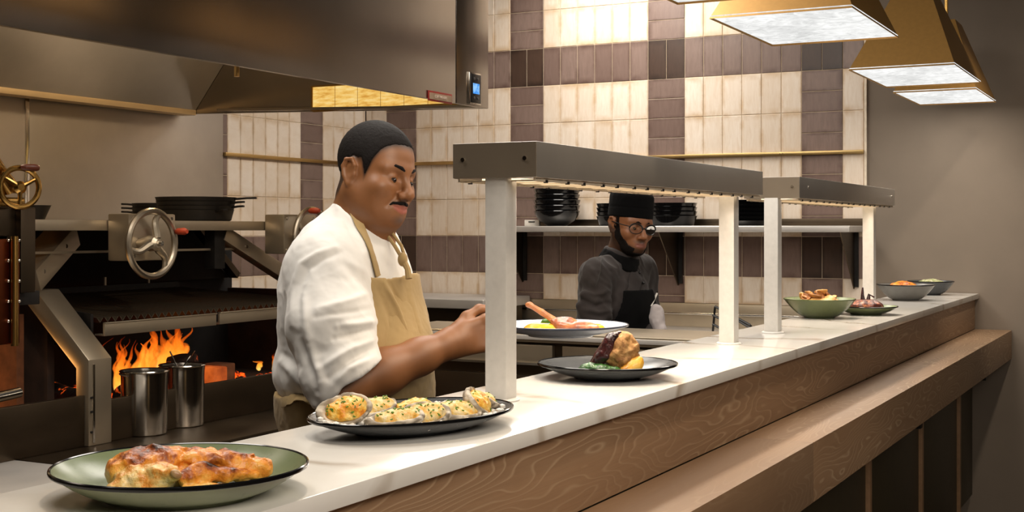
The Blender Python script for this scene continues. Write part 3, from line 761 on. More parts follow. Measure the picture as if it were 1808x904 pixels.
MB().lathe([(0, 0), (.03, 0), (.052, .05), (.054, .051), (.049, .049), (.028, .006), (0, .005)], (0,0,0), 28).build('body', M['black_iron'], t, local=True)
# ================================================================ BACK KITCHEN
# ---- wall shelf with gussets
ws = thing('wall_shelf', 'long steel wall shelf holding stacked black dishes', 'shelf', (6.45, 2.4, 1.36))
MB().box((6.30, 1.45, 1.366), (6.618, 3.44, 1.398)).build('shelf_board', M['steel_matte'], ws, bevel=.008, seg=3)
MB().box((6.600, 1.45, 1.3985), (6.618, 3.30, 1.435)).build('upstand', M['steel_dark'], ws, bevel=.002)
for y in (3.37, 2.435, 1.50):
    MB().prism([(6.315, y-.003, 1.3655), (6.618, y-.003, 1.3655), (6.618, y-.003, 1.09), (6.605, y-.003, 1.08)], (0, .006, 0)).build('gusset', M['steel_dark'], ws)
    MB().box((6.604, y-.022, 1.09), (6.619, y-.003, 1.3655)).build('gusset_flange', M['black_iron'], ws)
# ---- dishes on the shelf
def dish(name, loc, prof, lab, cat, grp, mat, n=40):
    t = MB().lathe(prof, (0,0,0), n).build(name, mat, local=True); t.location = loc
    return tag(t, lab, cat, grp)
zb = 1.3984
bowlp = [(0, 0), (.055, 0), (.062, .006), (.10, .030), (.122, .062), (.128, .080), (.126, .083), (.121, .080), (.11, .058), (.06, .012), (0, .01)]
nm = ['lowest', 'second lowest', 'middle', 'second highest', 'topmost']
for k in range(5):
    dish('stacked_bowl', (6.44, 3.075, zb+.030*k), [(r*(1+.012*((k*7)%3-1)), z) for r, z in bowlp], nm[k]+' dark bowl of the stack at the left end of the wall shelf', 'bowl', 'bowls stacked at the shelf left end', M['black_gloss'])
tinp = [(0, 0), (.105, 0), (.112, .004), (.128, .050), (.131, .052), (.126, .051), (.108, .008), (0, .006)]
for (y, lab) in ((2.70, 'stack partly behind the cap of the cook in black'), (2.405, 'stack just right of the cap of the cook in black')):
    for k in range(4):
        dish('casserole_dish', (6.44, y, zb+.0225*k), tinp, ('bottom', 'second', 'third', 'top')[k]+' black dish in the '+lab, 'dish', 'black dishes stacked on the wall shelf', M['black_gloss'])
for k in range(6):
    dish('black_plate', (6.44, 1.985, zb+.021*k), [(0, 0), (.07, 0), (.078, .004), (.09, .024), (.093, .026), (.088, .025), (.07, .007), (0, .006)], ('bottom', 'second', 'third', 'fourth', 'fifth', 'top')[k]+' black bowl of the stack seen between two white posts', 'bowl', 'black bowls between the posts', M['black_gloss'])
tg = thing('label_holder', 'small white plastic tag at the left end of the wall shelf', 'tag', (6.45, 3.23, zb))
MB().box((6.44, 3.185, zb), (6.46, 3.275, zb+.034)).build('plate', M['white_plastic'], tg, bevel=.003)
MB().box((6.438, 3.21, zb+.02), (6.4405, 3.25, zb+.026)).build('mark', M['black_plastic'], tg)

# ---- steel backsplash and long worktable along the tiled wall
bs = thing('steel_backsplash', 'steel backsplash sheet below the tiles on the far wall', 'backsplash', (6.62, 2.8, .8))
MB().box((6.612, 1.36, .8602), (6.629, 4.44, .984)).build('sheet', M['steel'], bs, bevel=.002)
MB().box((6.604, 1.36, .925), (6.6118, 4.44, .935)).build('fold', M['steel_bright'], bs, bevel=.002)
wt = thing('wall_worktable', 'steel worktable running along the far tiled wall', 'table', (6.3, 2.8, 0))
MB().box((6.02, 1.35, .82), (6.628, 3.30, .86)).build('tabletop', M['steel_matte'], wt, bevel=.004)
MB().box((6.06, 1.40, .15), (6.58, 3.28, .8195)).build('cabinet', M['steel_dark'], wt)
for k in range(3):
    y0 = 1.42+k*.62
    d = MB().box((6.035, y0, .18), (6.0595, y0+.60, .80)).build('door', M['steel'], wt, bevel=.003)
    MB().tube([(6.0345, y0+.1, .74), (6.012, y0+.1, .74), (6.012, y0+.5, .74), (6.0345, y0+.5, .74)], .007, 8).build('handle', M['steel_bright'], d)
for y in (1.46, 3.22): MB().cyl((6.1, y, 0), (6.1, y, .15), .02, 10).build('leg', M['steel'], wt)
ct = thing('steel_counter_unit', 'bright edged steel counter unit in the corner behind the chef in white', 'counter', (6.3, 3.8, 0))
MB().box((6.05, 3.32, .955), (6.60, 4.42, 1.005)).build('tabletop', M['steel_matte'], ct, bevel=.006, seg=3)
MB().box((6.12, 3.36, .12), (6.58, 4.40, .9545)).build('cabinet', M['steel_dark'], ct)
MB().box((6.07, 3.36, .70), (6.1195, 4.40, .73)).build('shelf_edge', M['steel_matte'], ct, bevel=.003)
for y in (3.42, 4.34): MB().cyl((6.2, y, 0), (6.2, y, .12), .02, 10).build('leg', M['steel'], ct)

# ---- prep island between the cooks
isl = thing('prep_island', 'steel prep island between the serving pass and the cook in black', 'table', (4.5, 2.0, 0))
MB().box((4.28, 1.27, .965), (4.66, 2.78, 1.00)).build('tabletop', M['steel'], isl, bevel=.005, seg=3)
MB().box((4.272, 1.27, .975), (4.2798, 2.78, .992)).build('edge_trim', M['steel_matte'], isl, bevel=.002)
MB().box((4.32, 1.29, .10), (4.64, 2.76, .9645)).build('carcass', M['steel_dark'], isl)
for k in range(2):
    y0 = 1.33+k*.74
    d = MB().box((4.295, y0, .885), (4.3195, y0+.70, .955)).build('drawer', M['steel'], isl, bevel=.003)
    MB().box((4.285, y0+.02, .880), (4.2945, y0+.68, .888)).build('pull', M['steel_bright'], d)
    d = MB().box((4.30, y0, .16), (4.3195, y0+.70, .84)).build('door', M['steel_dark'], isl, bevel=.003)
    MB().tube([(4.2995, y0+.06, .35), (4.275, y0+.06, .35), (4.275, y0+.06, .65), (4.2995, y0+.06, .65)], .007, 8).build('handle', M['steel'], d)
for y in (1.36, 2.70):
    for x in (4.37, 4.6): MB().cyl((x, y, 0), (x, y, .10), .02, 10).build('leg', M['steel'], isl)
# ---- rack of black handled tools by the post
rk = thing('black_wire_rack', 'black wire rack on the far worktable behind the white post', 'rack', (6.28, 2.05, .861))
for a, b in (((1262,541),(1325,574)), ((1258,556),(1300,578)), ((1258,572),(1290,590)), ((1296,562),(1326,580))):
    p, q = onX(*a, 6.28), onX(*b, 6.28)
    MB().tube([p, q], .006, 8).build('rod', M['black_plastic'], rk)
p = onX(1262, 541, 6.28); q = onX(1258, 572, 6.28)
MB().tube([(6.285, p.y, p.z), (6.285, q.y, .862)], .006, 8).build('upright', M['black_plastic'], rk)
q = onX(1325, 574, 6.28)
MB().tube([(6.285, q.y, q.z), (6.285, q.y, .862)], .006, 8).build('upright', M['black_plastic'], rk)
# ================================================================ IMPLICIT MODELLING (smooth blends, meshed by surface nets)
def A(v): return np.array(v, dtype=np.float64)
def vnoise(P, seed=0):
    P = np.asarray(P)+seed*17.31
    i = np.floor(P).astype(np.int64); f = P-i; f = f*f*(3-2*f)
    def h(a, b, c):
        n = (a*73856093) ^ (b*19349663) ^ (c*83492791)
        n = (n ^ (n >> 13))*1274126177 & 0x7fffffff
        return ((n ^ (n >> 16)) & 0xffff)/65535.0*2-1
    x, y, z = i[:, 0], i[:, 1], i[:, 2]; fx, fy, fz = f[:, 0], f[:, 1], f[:, 2]
    r = 0
    for dx in (0, 1):
        wx = fx if dx else 1-fx
        for dy in (0, 1):
            wy = fy if dy else 1-fy
            for dz in (0, 1):
                wz = fz if dz else 1-fz
                r = r+h(x+dx, y+dy, z+dz)*wx*wy*wz
    return r
def fbm(P, oct=3, seed=0):
    r = 0; a = 1; t = 0
    for k in range(oct):
        r = r+a*vnoise(P*(2**k), seed+k); t += a; a *= .5
    return r/t
def smin(a, b, k):
    if k <= 0: return np.minimum(a, b)
    h = np.clip(.5+.5*(b-a)/k, 0, 1); return b*(1-h)+a*h-k*h*(1-h)
def smax(a, b, k): return -smin(-a, -b, k)
def cap(a, b, ra, rb=None):
    a, b = A(a), A(b); rb = ra if rb is None else rb; d = b-a; L2 = max(d@d, 1e-12)
    def f(P):
        t = np.clip(((P-a)@d)/L2, 0, 1); q = P-a-t[:, None]*d
        return np.sqrt((q*q).sum(1))-(ra+(rb-ra)*t)
    return f, (a+b)/2, np.sqrt(L2)/2+max(ra, rb)
def ell(c, r, R=None):
    c, r = A(c), A(r); R = np.eye(3) if R is None else A(R)   # rows of R are the local axes
    def f(P):
        q = (P-c)@R.T; k0 = np.sqrt(((q/r)**2).sum(1)); k1 = np.sqrt(((q/(r*r))**2).sum(1))+1e-9
        return k0*(k0-1)/k1
    return f, c, r.max()
def rbox(c, hs, rad, R=None):
    c, hs = A(c), A(hs); R = np.eye(3) if R is None else A(R)
    def f(P):
        q = np.abs((P-c)@R.T)-hs+rad
        return np.sqrt((np.maximum(q, 0)**2).sum(1))+np.minimum(q.max(1), 0)-rad
    return f, c, np.linalg.norm(hs)
class Shape:
    def __init__(s): s.ops = []
    def u(s, prim, k=.01): s.ops.append(('u', *prim, k)); return s
    def sub(s, prim, k=.005): s.ops.append(('s', *prim, k)); return s
    def fn(s, op, f, k=0): s.ops.append((op, f, None, None, k)); return s      # op 'U','I','S','D' for global functions
    def __call__(s, P, c=None, rad=0):
        d = np.full(len(P), .12)
        for op, f, pc, pr, k in s.ops:
            if c is not None and pc is not None and np.linalg.norm(pc-c)-pr-rad > .05+k: continue
            if op == 'u': d = smin(d, f(P), k)
            elif op == 's': d = smax(d, -f(P), k)
            elif op == 'I': d = smax(d, f(P), k)
            elif op == 'S': d = smax(d, -f(P), k)
            elif op == 'U': d = smin(d, f(P), k)
            elif op == 'D': d = d+f(P)
        return d
    def xf(s, R, t, sc=1.0):
        # a copy of this shape placed in the world: world = R @ local * sc + t
        o = Shape(); R = A(R); t = A(t)
        for op, f, pc, pr, k in s.ops:
            g = (lambda P, f=f: f(((P-t)@R)/sc)*sc)
            o.ops.append((op, g, None if pc is None else R@pc*sc+t, None if pr is None else pr*sc, k*sc))
        return o
    def join(s, o): s.ops += o.ops; return s
def mesh_sdf(F, lo, hi, h, B=8, margin=1.35):
    lo, hi = A(lo), A(hi); nb = np.maximum(1, np.ceil((hi-lo)/(h*B)).astype(int))
    bi = np.stack(np.meshgrid(*[np.arange(n) for n in nb], indexing='ij'), -1).reshape(-1, 3)
    cen = lo+(bi+.5)*h*B; dc = np.concatenate([F(c) for c in np.array_split(cen, max(1, len(cen)//200000))])
    act = bi[np.abs(dc) < h*B*.87*margin]
    order = np.lexsort((act[:, 2]//3, act[:, 1]//3, act[:, 0]//3)); act = act[order]
    n = B+1; off = np.stack(np.meshgrid(*[np.arange(n)]*3, indexing='ij'), -1).reshape(-1, 3)
    G = nb*B+2; keyf = lambda g: ((g[..., 0]+1)*(G[1]+2)+g[..., 1]+1)*(G[2]+2)+g[..., 2]+1
    K, V, Q = [], [], []
    cor = np.array([(0,0,0),(1,0,0),(0,1,0),(1,1,0),(0,0,1),(1,0,1),(0,1,1),(1,1,1)])
    eds = [(0,1),(2,3),(4,5),(6,7),(0,2),(1,3),(4,6),(5,7),(0,4),(1,5),(2,6),(3,7)]
    E3 = np.eye(3, dtype=int)
    for s in range(0, len(act), 24):
        b = act[s:s+24]; g = (b[:, None, :]*B+off[None]); P = (lo+g*h).reshape(-1, 3)
        c0 = (P.min(0)+P.max(0))/2; rad = np.linalg.norm(P.max(0)-c0)
        D = F(P, c0, rad).reshape(len(b), n, n, n); S = D < 0
        cs = np.stack([S[:, x:x+B, y:y+B, z:z+B] for x, y, z in cor], -1); cnt = cs.sum(-1)
        ac = np.argwhere((cnt > 0) & (cnt < 8))
        if len(ac):
            cv = np.stack([D[ac[:, 0], ac[:, 1]+x, ac[:, 2]+y, ac[:, 3]+z] for x, y, z in cor], -1)
            acc = np.zeros((len(ac), 3)); w = np.zeros(len(ac))
            for a, e in eds:
                m = (cv[:, a] < 0) != (cv[:, e] < 0); dd = cv[:, a]-cv[:, e]
                t = np.where(m, cv[:, a]/np.where(np.abs(dd) < 1e-12, 1, dd), 0)
                acc += m[:, None]*(cor[a]+(cor[e]-cor[a])*t[:, None]); w += m
            gg = b[ac[:, 0]]*B+ac[:, 1:]
            V.append(lo+(gg+acc/w[:, None])*h); K.append(keyf(gg))
        for ax in range(3):
            sl = [slice(0, B)]*3; sl2 = [slice(0, B)]*3; sl2[ax] = slice(1, B+1)
            s0 = S[(slice(None), *sl)]; s1 = S[(slice(None), *sl2)]
            e = np.argwhere(s0 != s1)
            if not len(e): continue
            gg = b[e[:, 0]]*B+e[:, 1:]; eb, ec = E3[(ax+1)%3], E3[(ax+2)%3]
            q = np.stack([keyf(gg), keyf(gg-eb), keyf(gg-eb-ec), keyf(gg-ec)], 1)
            flip = ~s0[e[:, 0], e[:, 1], e[:, 2], e[:, 3]]; q[flip] = q[flip][:, ::-1]
            Q.append(q)
    K = np.concatenate(K); V = np.concatenate(V); Q = np.concatenate(Q)
    uk, ui = np.unique(K, return_index=True); V = V[ui]
    idx = np.searchsorted(uk, Q); idx = np.clip(idx, 0, len(uk)-1); ok = (uk[idx] == Q).all(1)
    return V, idx[ok]
def relax(V, F, it=2, lam=.5):
    e = np.concatenate([F[:, [0, 1]], F[:, [1, 2]], F[:, [2, 3]], F[:, [3, 0]]]); e = np.concatenate([e, e[:, ::-1]])
    deg = np.maximum(np.bincount(e[:, 0], minlength=len(V)), 1)[:, None]
    for _ in range(it):
        a = np.stack([np.bincount(e[:, 0], weights=V[e[:, 1], k], minlength=len(V)) for k in range(3)], 1)/deg
        V = V+lam*(a-V)
    return V
def normals(V, F):
    n = np.cross(V[F[:, 2]]-V[F[:, 0]], V[F[:, 3]]-V[F[:, 1]]); N = np.zeros_like(V)
    for k in range(4): np.add.at(N, F[:, k], n)
    return N/(np.linalg.norm(N, axis=1)[:, None]+1e-12)
def vf_obj(name, V, F, mat, parent=None, attrs=None, mi=None, local=False):
    me = bpy.data.meshes.new(name)
    off = np.zeros(3) if (parent is None or local) else A(rootloc(parent))
    W_ = (V-off).astype(np.float32); F = np.ascontiguousarray(F, dtype=np.int32); nl = F.shape[1]
    me.vertices.add(len(W_)); me.vertices.foreach_set('co', W_.ravel())
    me.loops.add(F.size); me.loops.foreach_set('vertex_index', F.ravel())
    me.polygons.add(len(F)); me.polygons.foreach_set('loop_start', np.arange(0, F.size, nl, dtype=np.int32))
    me.polygons.foreach_set('use_smooth', np.ones(len(F), bool))
    for m in (mat if isinstance(mat, (list, tuple)) else [mat]): me.materials.append(m)
    if mi is not None: me.polygons.foreach_set('material_index', np.asarray(mi, dtype=np.int32))
    me.update(calc_edges=True); me.validate()
    for k, a in (attrs or {}).items():
        at = me.attributes.new(k, 'FLOAT', 'POINT'); at.data.foreach_set('value', a.astype(np.float32))
    o = bpy.data.objects.new(name, me); COL.objects.link(o)
    if parent is not None: o.parent = parent
    return o
def sdf_obj(name, shape, lo, hi, h, mat, parent=None, smooth=1, disp=None, attrs=None, local=False):
    V, F = mesh_sdf(shape, lo, hi, h)
    if smooth: V = relax(V, F, smooth)
    if disp is not None:
        N = normals(V, F); V = V+N*disp(V, N)[:, None]
    at = {k: f(V) for k, f in (attrs or {}).items()}
    return vf_obj(name, V, F, mat, parent, at, local=local), V, F
# ================================================================ PEOPLE
def camrot(yaw, pitch, roll):
    # local x = facing, y = person's left, z = up, facing the camera when yaw = 0
    cy, sy = math.cos(yaw), math.sin(yaw); cp, sp = math.cos(pitch), math.sin(pitch); cr, sr = math.cos(roll), math.sin(roll)
    R = np.array([[cy,-sy,0],[sy,cy,0],[0,0,1]])@np.array([[cp,0,sp],[0,1,0],[-sp,0,cp]])@np.array([[1,0,0],[0,cr,-sr],[0,sr,cr]])
    Bm = np.stack([A(TOCAM), A(RIGHT), A(UP)], 1)
    return Bm@R
EYE = Vector((0, 0, CAMZ))
def mat_skin(name, rgb, lip, dark):
    t = NT(name); f = t.noise(t.coord(), 160, 3, .6); g = t.noise(t.coord(), 14, 3)
    base = t.mix(t.ramp(g, [(.3, (0,0,0)), (.7, (1,1,1))]), lin(*[x*.92 for x in rgb]), lin(*rgb))
    def at(n):
        a = t.n('ShaderNodeAttribute'); a.attribute_name = n; return a.outputs['Fac']
    col = t.mix(at('lip'), base, lin(*lip)); col = t.mix(at('stubble'), col, lin(*dark))
    return t.bsdf(col, .48, 0, t.bump(f, .10, .0008), Subsurface_Weight=.08, Subsurface_Radius=(.01, .004, .002), Subsurface_Scale=.3)
def mat_cloth(name, rgb, rough=.9, weave=900, var=.06, sheen=.15):
    t = NT(name); c = lin(*rgb)
    f = t.noise(t.coord(), weave, 1, .5); g = t.noise(t.coord(), 7, 3)
    col = t.ramp(g, [(.3, tuple(x*(1-var) for x in c[:3])), (.7, tuple(min(1, x*(1+var)) for x in c[:3]))])
    col = t.mix(t.math('MULTIPLY', f, .18), col, tuple(x*.7 for x in c[:3])+(1,))
    return t.bsdf(col, rough, 0, t.bump(f, .12, .001), Sheen_Weight=sheen, Specular_IOR_Level=.12)

def head_shape(o):
    """head in metres, origin at eye level between the ears"""
    s = Shape(); W = o.get('jaw', 1.0); fat = o.get('fat', 0)
    s.u(ell((-.012, 0, .040), (.092, .0755, .087)), 0)
    s.u(ell((.028, 0, .018), (.058, .062, .075)), .03)
    s.u(ell((.018, 0, -.040), (.068, .062*W, .070)), .03)
    s.u(ell((.030, 0, -.070), (.050, .047*W, .036)), .025)
    for y in (-1, 1):
        s.u(cap((-.008, y*.056*W, -.045), (.055, y*.024*W, -.091), .018, .016), .03)
        s.u(ell((.054, y*.043, -.028), (.030, .026+.004*fat, .026)), .02)
        if fat: s.u(ell((.032, y*.048, -.062), (.032, .020, .03)), .025)
    s.u(ell((.071, 0, -.093), (.021, .024, .016)), .02)
    s.u(ell((.074, 0, -.068), (.024, .034, .030)), .02)                       # muzzle
    if fat: s.u(ell((.03, 0, -.098), (.045, .042, .020)), .03)                # under the chin
    for y in (-1, 1):                                                          # brow ridge
        s.u(cap((.079, y*.012, .020), (.064, y*.048, .019), .0125, .0105), .016)
        s.sub(ell((.094, y*.031, .001), (.017, .021, .0115)), .014)           # socket
        s.u(ell((.0705, y*.0315, .000), (.0150, .0155, .0135)), .004)         # closed-over lid ball
        s.sub(ell((.0885, y*.0325, -.0035), (.0085, .0140, .0021)), .0018)  # opening
        s.u(cap((.083, y*.018, -.0085), (.070, y*.047, -.0085), .0035, .003), .007)    # lower lid
    s.u(cap((.081, 0, .014), (.106, 0, -.026), .0085, .0105), .012)           # nose bridge
    s.u(ell((.109, 0, -.034), (.0135, .0135, .0115)), .010)                   # tip
    for y in (-1, 1):
        s.u(ell((.097, y*.0145, -.0385), (.0115, .0085, .0085)), .007)        # wings
        s.sub(ell((.1035, y*.0072, -.0465), (.0048, .0036, .0042)), .003)     # nostrils
    sm = o.get('smile', 0); mw = .0245+.0035*sm; cz = -.0685+.0042*sm; cf = .0135
    for (z, r, fwd) in ((-.0630, .0044, .0972), (-.0752, .0056, .0962)):      # lips
        for y in (-1, 1):
            s.u(cap((fwd, 0, z), (fwd-.004, y*mw*.5, z+(cz+.069)*.35), r, r*.9), .004)
            s.u(cap((fwd-.004, y*mw*.5, z+(cz+.069)*.35), (fwd-cf, y*mw, cz), r*.9, .0020), .005)
    for y in (-1, 1):
        s.sub(cap((.1030, 0, -.0688), (.0985, y*mw*.5, -.0688+(cz+.069)*.4), .0018), .002)
        s.sub(cap((.0985, y*mw*.5, -.0688+(cz+.069)*.4), (.0880, y*mw*1.02, cz), .0018, .0014), .002)
        if sm: s.sub(cap((.091, y*.021, -.040), (.0835, y*(mw+.009), cz-.002), .0030, .0020), .009)  # smile crease
    for y in (-1, 1):                                                          # ears
        s.u(ell((-.014, y*.075, -.004), (.017, .009, .031)), .008)
        rim = [(-.004, .076, -.026), (-.004, .078, -.004), (.000, .080, .016), (-.010, .083, .030), (-.024, .086, .027), (-.030, .086, .010), (-.024, .084, -.010), (-.012, .080, -.030)]
        for a, b in zip(rim[:-1], rim[1:]): s.u(cap((a[0], y*a[1], a[2]-.006), (b[0], y*b[1], b[2]-.006), .0042), .003)
        s.u(ell((-.009, y*.078, -.033), (.0075, .0055, .009)), .004)
        s.u(ell((.001, y*.077, -.012), (.004, .004, .007)), .003)
        s.sub(ell((-.010, y*.0855, -.006), (.0085, .0055, .014)), .004)
    return s
def hand_shape(W, f, sd, nb, curls, thumb, sc=1.0, spread=1.0):
    """W wrist point; f fingers, sd thumb side, nb back of the hand (unit world vectors)"""
    W, f, sd, nb = A(W), A(f), A(sd), A(nb)
    T = lambda a, b, c: W+(f*a+sd*b+nb*c)*sc
    s = Shape(); names = ((.088, .030), (.092, .010), (.087, -.010), (.079, -.028))
    segs = ((.044, .026, .021), (.048, .030, .022), (.044, .028, .021), (.035, .021, .019)); rr = (.0092, .0095, .0090, .0080)
    for i, ((kf, ks), sg, r) in enumerate(zip(names, segs, rr)):
        s.u(cap(T(.004, ks*.62, 0), T(kf, ks, 0), .0155*sc, .0118*sc), .012*sc)
        s.u(ell(T(kf, ks, .004), (.011*sc,)*3), .008*sc)
        ang = 0; p = T(kf, ks, 0); lat = ks*.9*spread
        for j, L in enumerate(sg):
            ang += curls[i][j]; d = f*math.cos(ang)-nb*math.sin(ang)+sd*(lat*2.0 if j == 0 else lat*.6); d = d/np.linalg.norm(d)
            q = p+d*L*sc; s.u(cap(p, q, (r-.0006*j)*sc, (r-.0006*(j+1))*sc), .0045*sc if j else .007*sc); p = q
    s.u(ell(T(.035, .022, -.010), (.026*sc,)*3 if False else (.024*sc, .018*sc, .02*sc)), .014*sc)
    pts = [T(*q) for q in thumb]
    for j in range(len(pts)-1): s.u(cap(pts[j], pts[j+1], (.0145, .0112, .0098)[j]*sc, (.0112, .0098, .0082)[j]*sc), .009*sc)
    return s
def fold_noise(V, seed, freq, amp, direc, aniso=.35, warp=.5):
    d = A(direc); d = d/np.linalg.norm(d)
    P = V-((V@d)*(1-aniso))[:, None]*d            # stretch along the fold direction
    w = fbm(V*freq*.5, 2, seed+5)
    n = fbm(P*freq+warp*w[:, None], 2, seed)
    return amp*(1-2*np.abs(n)*1.6)
def creases(V, N, lines):
    """raised or sunken creases running along the listed lines of the cloth, front side only"""
    q = V-A(EYE); d = q@A((CC, SS, 0)); u = 904+FPX*(q@A(RIGHT))/d; v = V0-FPX*q[:, 2]/d
    face = np.clip(-(N*(q/np.linalg.norm(q, axis=1)[:, None])).sum(1)*2.2, 0, 1); out = np.zeros(len(V))
    for pl, w, amp in lines:
        best = np.full(len(V), 1e9); tt = np.zeros(len(V)); n = len(pl)-1
        for i in range(n):
            a, b = A(pl[i]), A(pl[i+1]); e = b-a; t = np.clip(((u-a[0])*e[0]+(v-a[1])*e[1])/(e@e), 0, 1)
            D2 = np.hypot(u-a[0]-t*e[0], v-a[1]-t*e[1]); m = D2 < best; best = np.where(m, D2, best); tt = np.where(m, (i+t)/n, tt)
        out += amp*np.exp(-(best/w)**2)*np.sin(np.clip(tt, 0.06, .94)*PI)**.6
    return out*face
def bvh_of(V, F): return BVHTree.FromPolygons([tuple(v) for v in V], [tuple(f) for f in F])
def drape(bvh, uvs, lift):
    """points where the sight lines of the survey meet a modelled surface"""
    pts, ns = [], []
    for (u, v) in uvs:
        d = Vector(ray(u, v)).normalized(); p, n, i, t = bvh.ray_cast(EYE, d)
        if p is None: continue
        pts.append(p+n*lift); ns.append(n)
    return pts, ns
def dense(uvs, n=5):
    o = []
    for (a, b), (c, d) in zip(uvs[:-1], uvs[1:]):
        for k in range(n): o.append((a+(c-a)*k/n, b+(d-b)*k/n))
    return o+[uvs[-1]]
M['white_cloth'] = mat_cloth('white_chef_cotton', (232, 229, 224))
M['tan_cloth'] = mat_cloth('tan_apron_canvas', (168, 143, 100), weave=700, var=.1)
M['charcoal_cloth'] = mat_cloth('charcoal_chef_cotton', (52, 47, 46), var=.25, sheen=.15)
M['black_cloth'] = mat_cloth('black_cotton', (6, 6, 7), var=.2, sheen=.02)
M['trouser'] = mat_cloth('dark_trouser', (38, 36, 38))
M['shoe'] = mat_plain('black_leather', (18, 16, 15), .4)
M['hair'] = mat_plain('cropped_hair', (17, 12, 10), .7, 0, .5, 420, .5, Specular_IOR_Level=.15)
M['eye'] = mat_plain('shaded_eye', (50, 38, 32), .25, 0, .02)  # eye white darkened: the shade under the lids is put into the colour
M['iris'] = mat_plain('dark_iris', (26, 14, 8), .1, 0, .02)
def legs_shape(hip_r, hip_l, foot_r, foot_l, fwd):
    s = Shape()
    for h, ft in ((hip_r, foot_r), (hip_l, foot_l)):
        h, ft = A(h), A(ft); kn = (h+ft)/2+A(fwd)*.03
        s.u(cap(h, kn, .088, .060), .03); s.u(cap(kn, ft+A((0,0,.09)), .062, .045), .02)
    return s
def shoe(parent, ft, fwd):
    fwd = Vector(fwd).normalized(); R = np.stack([A(fwd), A(UP.cross(fwd)), A(UP)])
    s = Shape().u(ell(A(ft)+A(fwd)*.07+A((0,0,.035)), (.125, .046, .045), R), 0).u(ell(A(ft)+A((0,0,.07)), (.06, .045, .06), R), .03)
    s.fn('I', lambda P: .003-P[:, 2])
    return sdf_obj('shoe', s, A(ft)-.22+A((0,0,.2)), A(ft)+.22, .008, M['shoe'], parent)[0]

